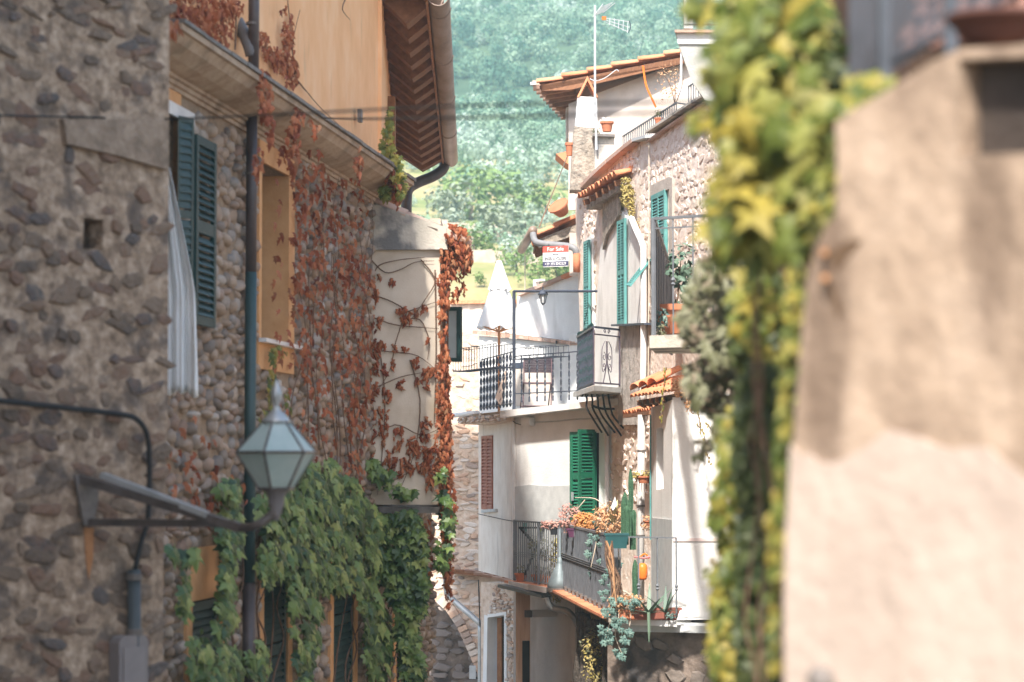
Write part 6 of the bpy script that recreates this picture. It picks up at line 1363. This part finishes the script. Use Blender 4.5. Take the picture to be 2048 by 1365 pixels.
for (cx, cy, rx, ry, n, Y) in ((1192, 1090, 18, 22, 16, 34.0), (1185, 1130, 14, 20, 12, 34.4), (1205, 1060, 14, 18, 10, 33.2), (1210, 1110, 12, 20, 6, 33), (1225, 1130, 14, 16, 5, 32), (1215, 1170, 14, 20, 5, 32), (1222, 1215, 16, 16, 14, 31.1), (1238, 1245, 14, 16, 12, 31.0), (1212, 1270, 10, 18, 12, 31.0), (1255, 1272, 9, 14, 10, 31.0), (1240, 1310, 10, 10, 7, 31.0), (1235, 1200, 16, 12, 8, 31.1), (1262, 1210, 14, 10, 6, 31)):
    for _ in range(n): sp.append(W(cx + R.uniform(-rx, rx), cy + R.uniform(-ry, ry), Y - .12 + R.uniform(-.1, .05)))
rosettes(TS, sp, M_leaf_blue, 3, .048)
for P_ in ([(1195, 1070), (1190, 1100), (1182, 1135)], [(1228, 1190), (1238, 1230), (1230, 1270), (1245, 1310)], [(1245, 1210), (1225, 1230), (1212, 1275)], [(1255, 1200), (1262, 1230), (1255, 1275)], [(1210, 1075), (1215, 1120), (1200, 1140)], [(1235, 1180), (1260, 1190), (1285, 1225)]):
    twig(TS, [W(a_, b_, 31.0 if b_ > 1150 or P_[0][1] > 1150 else 33.3) for a_, b_ in P_], .012, m=M_paleline)
DV = thing('dried_vine_bundle', 'brown dried vine bundle hanging down from the green planter', 'vine', W(1230, 1200, 31.1)); R = random.Random(5)
for k in range(26):
    twig(DV, [W(1218 + R.uniform(-8, 8), 1082, 31.0 - k * .003), W(1220 + R.uniform(-8, 8), 1120, 31.0 - k * .003), W(1232 + R.uniform(-10, 10), 1165, 31 - k * .003), W(1238 + R.uniform(-22, 16), 1215, 31 - k * .003)], R.uniform(.006, .014), m=M_dry if k % 3 == 0 else M_stem)
leaves(DV, blob_leaves(W(1235, 1205, 31), (.14, .1, .14), 120, .05, 8) + blob_leaves(W(1265, 1205, 31), (.18, .1, .12), 120, .05, 18), M_dry, 'dry', 120)
AG = thing('agave', 'spiky grey green agave reaching over the balcony slab', 'plant', W(1300, 1225, 30.9)); strap(AG, W(1298, 1228, 30.85), 15, .52, .055, 21, M_leaf_agave, 1.3, .12, 'leaf_blade'); strap(AG, W(1330, 1226, 30.85), 9, .4, .045, 22, M_leaf_agave, 1.0, .1, 'leaf_blade')
MB().tube([W(1297, 1225, 30.75), W(1298, 1265, 30.7), W(1298, 1285, 30.7)], [.022, .018, .006], 6).build('stalk', M_leaf_agave, AG)
leaves(AG, blob_leaves(W(1342, 1232, 30.8), (.08, .08, .05), 50, .04, 30), M_leaf_blue, 'oval', 50)
t = thing('galvanised_funnel_can', 'grey metal can with long narrow neck standing at the balcony corner', 'can', W(1120, 1175, 38.0)); MB().lathe(W(1120, 1180, 37.9), [(.20, 0), (.20, .10), (.17, .16), (.05, .40), (.04, .42), (.04, .50), (.014, .51), (.012, .95)], 14).build('body', mat('dull_zinc_can', [(.12, .15, .16), (.20, .24, .26)], rough=.5, metal=.1, bump=.05), t, True)
MB().lathe(W(1120, 1181, 37.9), [(.215, -.02), (.215, .04)], 14).build('foot_ring', M_zinc_dark, t)
t = thing('yellowing_pot_plant', 'yellowing leafy shrub behind the left balcony bars', 'plant', W(1115, 1130, 39.2)); leaves(t, blob_leaves(W(1118, 1105, 39.2), (.16, .2, .35), 330, .05, 9), mat('yellowing_leaf', [(.14, .13, .03), (.35, .28, .08), (.50, .42, .16)], scale=3, pieces=.7, bump=0), 'oval', 200)
t = thing('silvery_shrub', 'silvery green fine leaved shrub behind the left balcony bars', 'plant', W(1080, 1130, 39.8)); leaves(t, blob_leaves(W(1078, 1095, 39.9), (.2, .25, .25), 330, .035, 19), M_leaf_olive, 'oval', 200)
for k, (px, lab) in enumerate(((1042, 'terracotta pot at the far left corner of the flower balcony'), (1076, 'terracotta pot in the middle of the left balcony part'), (1098, 'terracotta pot next to the metal can on the balcony floor'))):
    t = thing('flower_pot', lab, 'flower pot', W(px, 1165 + k * 3, 40.3 - k * .5), 'pots behind the left balcony bars'); pot(t, W(px, 1166 + k * 3, 40.3 - k * .5), .10, .16, M_terracotta)
    leaves(t, blob_leaves(W(px, 1140 + k * 3, 40.3 - k * .5), (.09, .08, .12), 60, .04, k), M_leaf_olive, 'oval', 60)
t = thing('drying_rack', 'dark folded drying rack standing on the left balcony part', 'rack', W(1065, 1080, 40.2))
q = MB(); q.bar(W(1040, 1055, 40.3), W(1088, 1110, 40.0), .05, .03); q.build('leg', M_black, t); MB().bar(W(1088, 1055, 40.0), W(1050, 1150, 40.2), .03, .03).build('leg', M_black, t); MB().bar(W(1038, 1056, 40.3), W(1090, 1056, 40.0), .03, .03).build('top_bar', M_black, t)
for k, (a_, b_, m) in enumerate((((1046, 1048), (1054, 1062), M_teal), ((1078, 1048), (1084, 1068), M_leaf_yel))): MB().box(W((a_[0] + b_[0]) / 2, (a_[1] + b_[1]) / 2, 40.4), Vector((.04, 0, 0)), Vector((0, .01, 0)), Vector((0, 0, .07))).build('cloth_peg_rag', m, t)
o = MB().tube(arc([W(955, 1028, 44.5), W(1000, 1038, 42.4), W(1030, 1043, 40.8), W(1090, 1046, 38.9)], 4), .008, 5).build('clothes_line', M_cable); tag(o, 'thin dark line strung from the russet shutter to the balcony rail', 'cable')
t = thing('orange_watering_can', 'bright orange plastic container behind the balcony bars at the corner house', 'container', W(1287, 1150, 32.3)); MB().lathe(W(1285, 1160, 32.2), [(.05, 0), (.065, .03), (.07, .16), (.055, .20), (.03, .22)], 10).build('body', M_orangebag, t, True); MB().tube(arc([W(1276, 1118, 32.2), W(1290, 1108, 32.2), W(1298, 1118, 32.2)], 3), .012, 6).build('handle', M_orangebag, t)
t = thing('pink_tap_handle', 'dull pink plastic handle poking out above the orange container', 'handle bar', W(1285, 1115, 31.8)); MB().tube([W(1268, 1114, 31.8), W(1288, 1117, 31.8), W(1300, 1114, 31.8)], [.012, .012, .02], 8).build('bar', M_pinkplastic, t)

# ================================================================== RIGHT FOREGROUND
FG = PX(1600, 5.8, 2048, 5.25)
FGW = thing('foreground_wall', 'blurred brown and cream plastered wall filling the right edge close to the camera', 'wall', FG.hit(1800, 1400))
outl = [(1572, 2300), (1566, 1200), (1570, 1050), (1578, 960), (1588, 860), (1598, 740), (1606, 640), (1614, 560), (1632, 490), (1652, 452), (1670, 430), (1674, 340), (1670, 246), (1700, 224), (1760, 190), (1820, 152), (1870, 120), (1925, 98), (2060, 90), (2700, 84), (2700, 2300)]
recess = [(1916, 118), (2060, 112), (2150, 110), (2150, 300), (2060, 306), (1916, 312)]
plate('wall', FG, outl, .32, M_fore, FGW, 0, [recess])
plate('recess_back', FG, [(1900, 100), (2170, 95), (2170, 320), (1900, 325)], .05, mat('shaded_recess_render', [(.03, .021, .017), (.06, .045, .036)], scale=6, bump=.4), FGW, -.07)  # shade of the shallow recess is put into this dark colour
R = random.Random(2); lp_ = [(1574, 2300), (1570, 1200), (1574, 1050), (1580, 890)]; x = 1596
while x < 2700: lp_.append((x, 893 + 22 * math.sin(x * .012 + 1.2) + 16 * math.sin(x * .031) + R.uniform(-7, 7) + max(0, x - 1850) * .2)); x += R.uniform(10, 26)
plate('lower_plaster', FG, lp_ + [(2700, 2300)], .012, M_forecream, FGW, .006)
for px, py in ((1648, 505), (1650, 556)):
    MB().tube([FG.hit(px, py, -.01), FG.hit(px, py, .03)], .009, 8).build('iron_stub', M_rust, FGW)
plate('stain_patch', FG, [(1655, 505), (1700, 480), (1725, 482), (1690, 520), (1672, 545)], .003, mat('brown_stain', [(.07, .04, .022), (.13, .08, .045)], scale=8, bump=0), FGW, .0025)
plate('stain_patch', FG, [(1652, 560), (1664, 565), (1682, 620), (1676, 640), (1662, 600)], .003, MATS['brown_stain'], FGW, .0025)
MB().lathe(FG.hit(1652, 1362, .0), [(.035, -.01), (.034, .03), (.02, .04)], 12, FG.n).build('pipe_stub', M_zinc_dark, FGW)
# dark house behind the vine
DH = PL(X_(1500, 11.5), 11.5, X_(2100, 8.0), 8.0)
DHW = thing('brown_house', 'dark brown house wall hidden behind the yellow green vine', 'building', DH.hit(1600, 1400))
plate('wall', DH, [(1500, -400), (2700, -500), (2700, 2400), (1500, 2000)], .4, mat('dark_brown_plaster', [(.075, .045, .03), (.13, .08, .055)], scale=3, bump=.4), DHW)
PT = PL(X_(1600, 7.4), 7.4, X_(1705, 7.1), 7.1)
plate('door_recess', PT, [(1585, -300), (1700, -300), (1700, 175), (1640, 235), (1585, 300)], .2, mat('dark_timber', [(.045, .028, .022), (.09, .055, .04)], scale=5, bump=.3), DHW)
# railing on top of the foreground wall
RA_ = thing('foreground_railing', 'blurred blue grey iron railing above the sloping foreground wall', 'railing', W(1780, 150, 6.2))
RP = PL(X_(1690, 6.5), 6.5, X_(2100, 5.5), 5.5); u0 = RP.uz(1700, 50)[0]; u1 = RP.uz(2100, 50)[0]; zB = Z_(150, 6.4); zT = Z_(-260, 6.2)
for u in [u0 + .018 * k for k in range(int((u1 - u0) / .018))]:
    px = topx(RP.P(u, zB))[0]; zl = Z_(165 - max(0, px - 1700) * .30, 6.2); MB().tube([RP.P(u, zl), RP.P(u, zT)], .0035, 5).build('bar', mat('dark_bluegrey_iron', [(.045, .05, .06), (.08, .09, .11)], rough=.5, bump=0), RA_)
for px in (1776, 1908): u = RP.uz(px, 50)[0]; MB().bar(RP.P(u, Z_(190 - (px - 1776) * .3, 6.2), .01), RP.P(u, zT, .01), .032, .03, Vector((1, 0, 0))).build('post', MATS['dark_bluegrey_iron'], RA_)
MB().bar(RP.P(u0, Z_(160, 6.4)), RP.P(u1, Z_(40, 6.0)), .012, .01).build('bottom_rail', MATS['dark_bluegrey_iron'], RA_); MB().bar(RP.P(u0, zT), RP.P(u1, zT), .03, .02).build('top_rail', MATS['dark_bluegrey_iron'], RA_)
t = thing('terracotta_bowl', 'big reddish brown terracotta bowl on the foreground wall top', 'flower pot', W(1990, 95, 5.55)); MB().lathe(W(1990, 98, 5.55), [(.05, 0), (.085, .03), (.10, .062), (.11, .062), (.112, .078), (.095, .078)], 20).build('bowl', mat('dark_terracotta', [(.055, .022, .016), (.10, .04, .028)], bump=.1), t, True)
t = thing('pink_tile_stack', 'pinkish roof tiles stacked behind the foreground railing', 'tiles', W(1850, 100, 6.7)); tiles(t, W(1800, 115, 6.9), Vector((1, -.4, .1)), Vector((0, 1, .5)), 8, 2, mat('pinkish_tile', [(.17, .085, .065), (.25, .14, .11)], scale=8, pieces=.6), pitch=.05, L_=.14, r0=.026)
t = thing('pink_tile_stack', 'upper rows of pinkish tiles at the very top right behind the bars', 'tiles', W(1880, 30, 6.9)); tiles(t, W(1820, 48, 7.2), Vector((1, -.3, .02)), Vector((0, 1, .6)), 9, 2, MATS['pinkish_tile'], pitch=.06, L_=.16, r0=.03)

# vines
def vine(name, lab, cat, patches, m, kind, seed, nparts=300, nrm=Vector((-.4, -1, .35)), droop=1.0):
    t = thing(name, lab, cat, W(patches[0][0], 1365 if name != 'hanging_vine' else patches[0][1], patches[0][5])); R = random.Random(seed); it = []
    for (cx, cy, rx, ry, n, Y, dY, sz) in patches:
        for _ in range(n):
            a = R.uniform(0, 6.28); q_ = math.sqrt(R.random()); p = W(cx + math.cos(a) * q_ * rx, cy + math.sin(a) * q_ * ry, Y + R.uniform(-dY, dY))
            it.append((p, nrm + rv(R, .65), Vector((0, 0, -droop)) + rv(R, .7), sz * R.uniform(.55, 1.2)))
    leaves(t, it, m, kind, nparts); return t
VN = vine('yellow_green_vine', 'big lobed yellow green vine leaves tumbling down the blurred right foreground', 'vine',
     [(1545, 120, 85, 150, 150, 6.5, .2, .108), (1530, 330, 75, 120, 120, 6.4, .2, .10), (1470, 400, 38, 70, 50, 6.6, .15, .10), (1480, 60, 50, 90, 60, 6.8, .25, .085), (1445, 150, 22, 130, 30, 7.1, .2, .09), (1520, 470, 76, 50, 50, 6.5, .2, .11),
      (1640, 290, 36, 56, 34, 6.2, .12, .10), (1700, 225, 56, 20, 40, 6.0, .08, .085), (1745, 190, 40, 14, 22, 6.0, .06, .07), (1640, 400, 26, 60, 34, 6.1, .1, .075), (1600, 60, 36, 60, 26, 6.5, .2, .11), (1450, 470, 26, 60, 16, 6.8, .2, .10), (1590, 480, 36, 50, 34, 6.3, .15, .08), (1400, 20, 22, 24, 16, 7.2, .1, .07), (1395, 240, 16, 30, 8, 7.2, .1, .05), (1740, 175, 30, 14, 10, 6.1, .05, .06)], M_leaf_yel, 'ivy', 61)
vine('dark_ivy', 'dark green ivy layer hanging deeper behind the big yellow green leaves', 'ivy',
     [(1540, 200, 90, 230, 330, 7.3, .3, .10), (1500, 420, 60, 80, 120, 7.3, .3, .09), (1515, 650, 46, 120, 330, 9.2, .3, .08), (1520, 900, 46, 160, 700, 8.3, .3, .07), (1522, 1200, 46, 220, 900, 8.3, .3, .07), (1640, 140, 40, 120, 60, 7.0, .1, .08)], mat('dark_ivy_leaf', [(.018, .03, .01), (.045, .06, .016), (.085, .095, .03)], scale=3, pieces=.7, bump=0, rough=.5, trans=.2), 'ivy', 65)
vine('yellow_green_vine', 'narrow strand of small yellow leaves running down the edge of the foreground wall', 'vine',
     [(1590, 600, 20, 90, 70, 6.1, .08, .042), (1578, 760, 16, 110, 80, 6.1, .08, .042), (1565, 920, 16, 110, 80, 6.1, .08, .04), (1555, 1080, 16, 110, 60, 6.1, .08, .04), (1550, 1240, 12, 110, 34, 6.1, .08, .036), (1665, 330, 10, 130, 46, 6.0, .05, .034)], M_leaf_yel, 'oval', 62)
vine('yellow_green_vine', 'yellow green vine column hanging down left of the foreground wall', 'vine',
     [(1500, 620, 46, 80, 70, 8.5, .5, .07), (1485, 900, 40, 110, 120, 9.0, .5, .065), (1465, 1020, 44, 100, 110, 9.3, .5, .065), (1470, 1180, 46, 90, 110, 9.3, .5, .065), (1475, 1310, 54, 80, 120, 9.0, .5, .07), (1445, 1270, 26, 60, 34, 9.2, .4, .06), (1520, 760, 26, 80, 40, 8.5, .3, .06), (1530, 1150, 24, 160, 80, 8.5, .3, .06), (1520, 880, 34, 140, 110, 8.5, .3, .055), (1518, 1100, 30, 200, 110, 8.5, .3, .055), (1440, 960, 16, 120, 30, 9.5, .4, .05)], M_leaf_yel, 'ivy', 63)
vine('olive_shrub', 'greyish olive shrub with fine leaves leaning into the lane from the right', 'shrub',
     [(1480, 560, 95, 56, 300, 12, .7, .085), (1445, 640, 86, 72, 420, 12.3, .7, .085), (1490, 700, 80, 66, 320, 12, .7, .085), (1450, 770, 84, 66, 360, 12.3, .7, .085), (1470, 850, 46, 50, 130, 12, .6, .08), (1390, 600, 24, 36, 30, 12.6, .4, .07), (1410, 890, 22, 12, 14, 12, .3, .06), (1490, 1000, 36, 90, 110, 11, .5, .075), (1480, 1150, 36, 80, 80, 11, .5, .075), (1395, 910, 12, 8, 6, 12, .2, .06), (1425, 1130, 16, 26, 12, 12, .3, .06)], M_leaf_olive, 'oval', 64, 300, droop=.2)
t = bpy.data.objects['olive_shrub']; R = random.Random(9)
for k in range(14):
    a = (R.uniform(1500, 1540), R.uniform(700, 1000)); b = (R.uniform(1380, 1480), R.uniform(500, 860)); Y = R.uniform(11.8, 12.4)
    twig(t, [W(a[0], a[1], Y), W((a[0] + b[0]) / 2 + R.uniform(-15, 15), (a[1] + b[1]) / 2 + R.uniform(-20, 20), Y), W(b[0], b[1], Y)], .012)
for k in range(4):
    P_ = []; x = R.uniform(1490, 1580)
    for y in range(1480, -200, -120): P_.append(W(x, y, 7.4)); x += R.uniform(-22, 22)
    twig(VN, P_, .004)
# overhead wires
o = MB().tube(arc([T.hit(-160, 226, .04), T.hit(0, 231, .03), T.hit(180, 235, .03), T.hit(336, 238, .03), W(560, 229, 12.4), W(900, 213, 9.6), W(1250, 206, 8.0), W(1600, 200, 7.3)], 6), .006, 6).build('overhead_wire', M_cable); tag(o, 'blurred overhead wire running from the stone tower across the lane', 'cable')
o = MB().tube(arc([B.hit(640, 236, .05), W(700, 238, 16), W(900, 236, 10), W(1250, 228, 8.2), W(1600, 215, 7.2)], 6), .006, 6).build('overhead_wire', M_cable); tag(o, 'second lower overhead wire crossing in front of the brown eave', 'cable')
# haze in the valley air
hz_m = bpy.data.materials.new('haze_air'); hz_m.use_nodes = True; n_ = hz_m.node_tree.nodes; n_.remove(n_['Principled BSDF'])
pv = n_.new('ShaderNodeVolumePrincipled'); pv.inputs['Color'].default_value = (.62, .90, 1.0, 1); pv.inputs['Density'].default_value = HAZE; pv.inputs['Anisotropy'].default_value = .2
hz_m.node_tree.links.new(pv.outputs[0], n_['Material Output'].inputs['Volume'])
o = MB().box((0, 430, 57), Vector((1010, 0, 0)), Vector((0, 475, 0)), Vector((0, 0, 88))).build('haze', hz_m); o['kind'] = 'stuff'
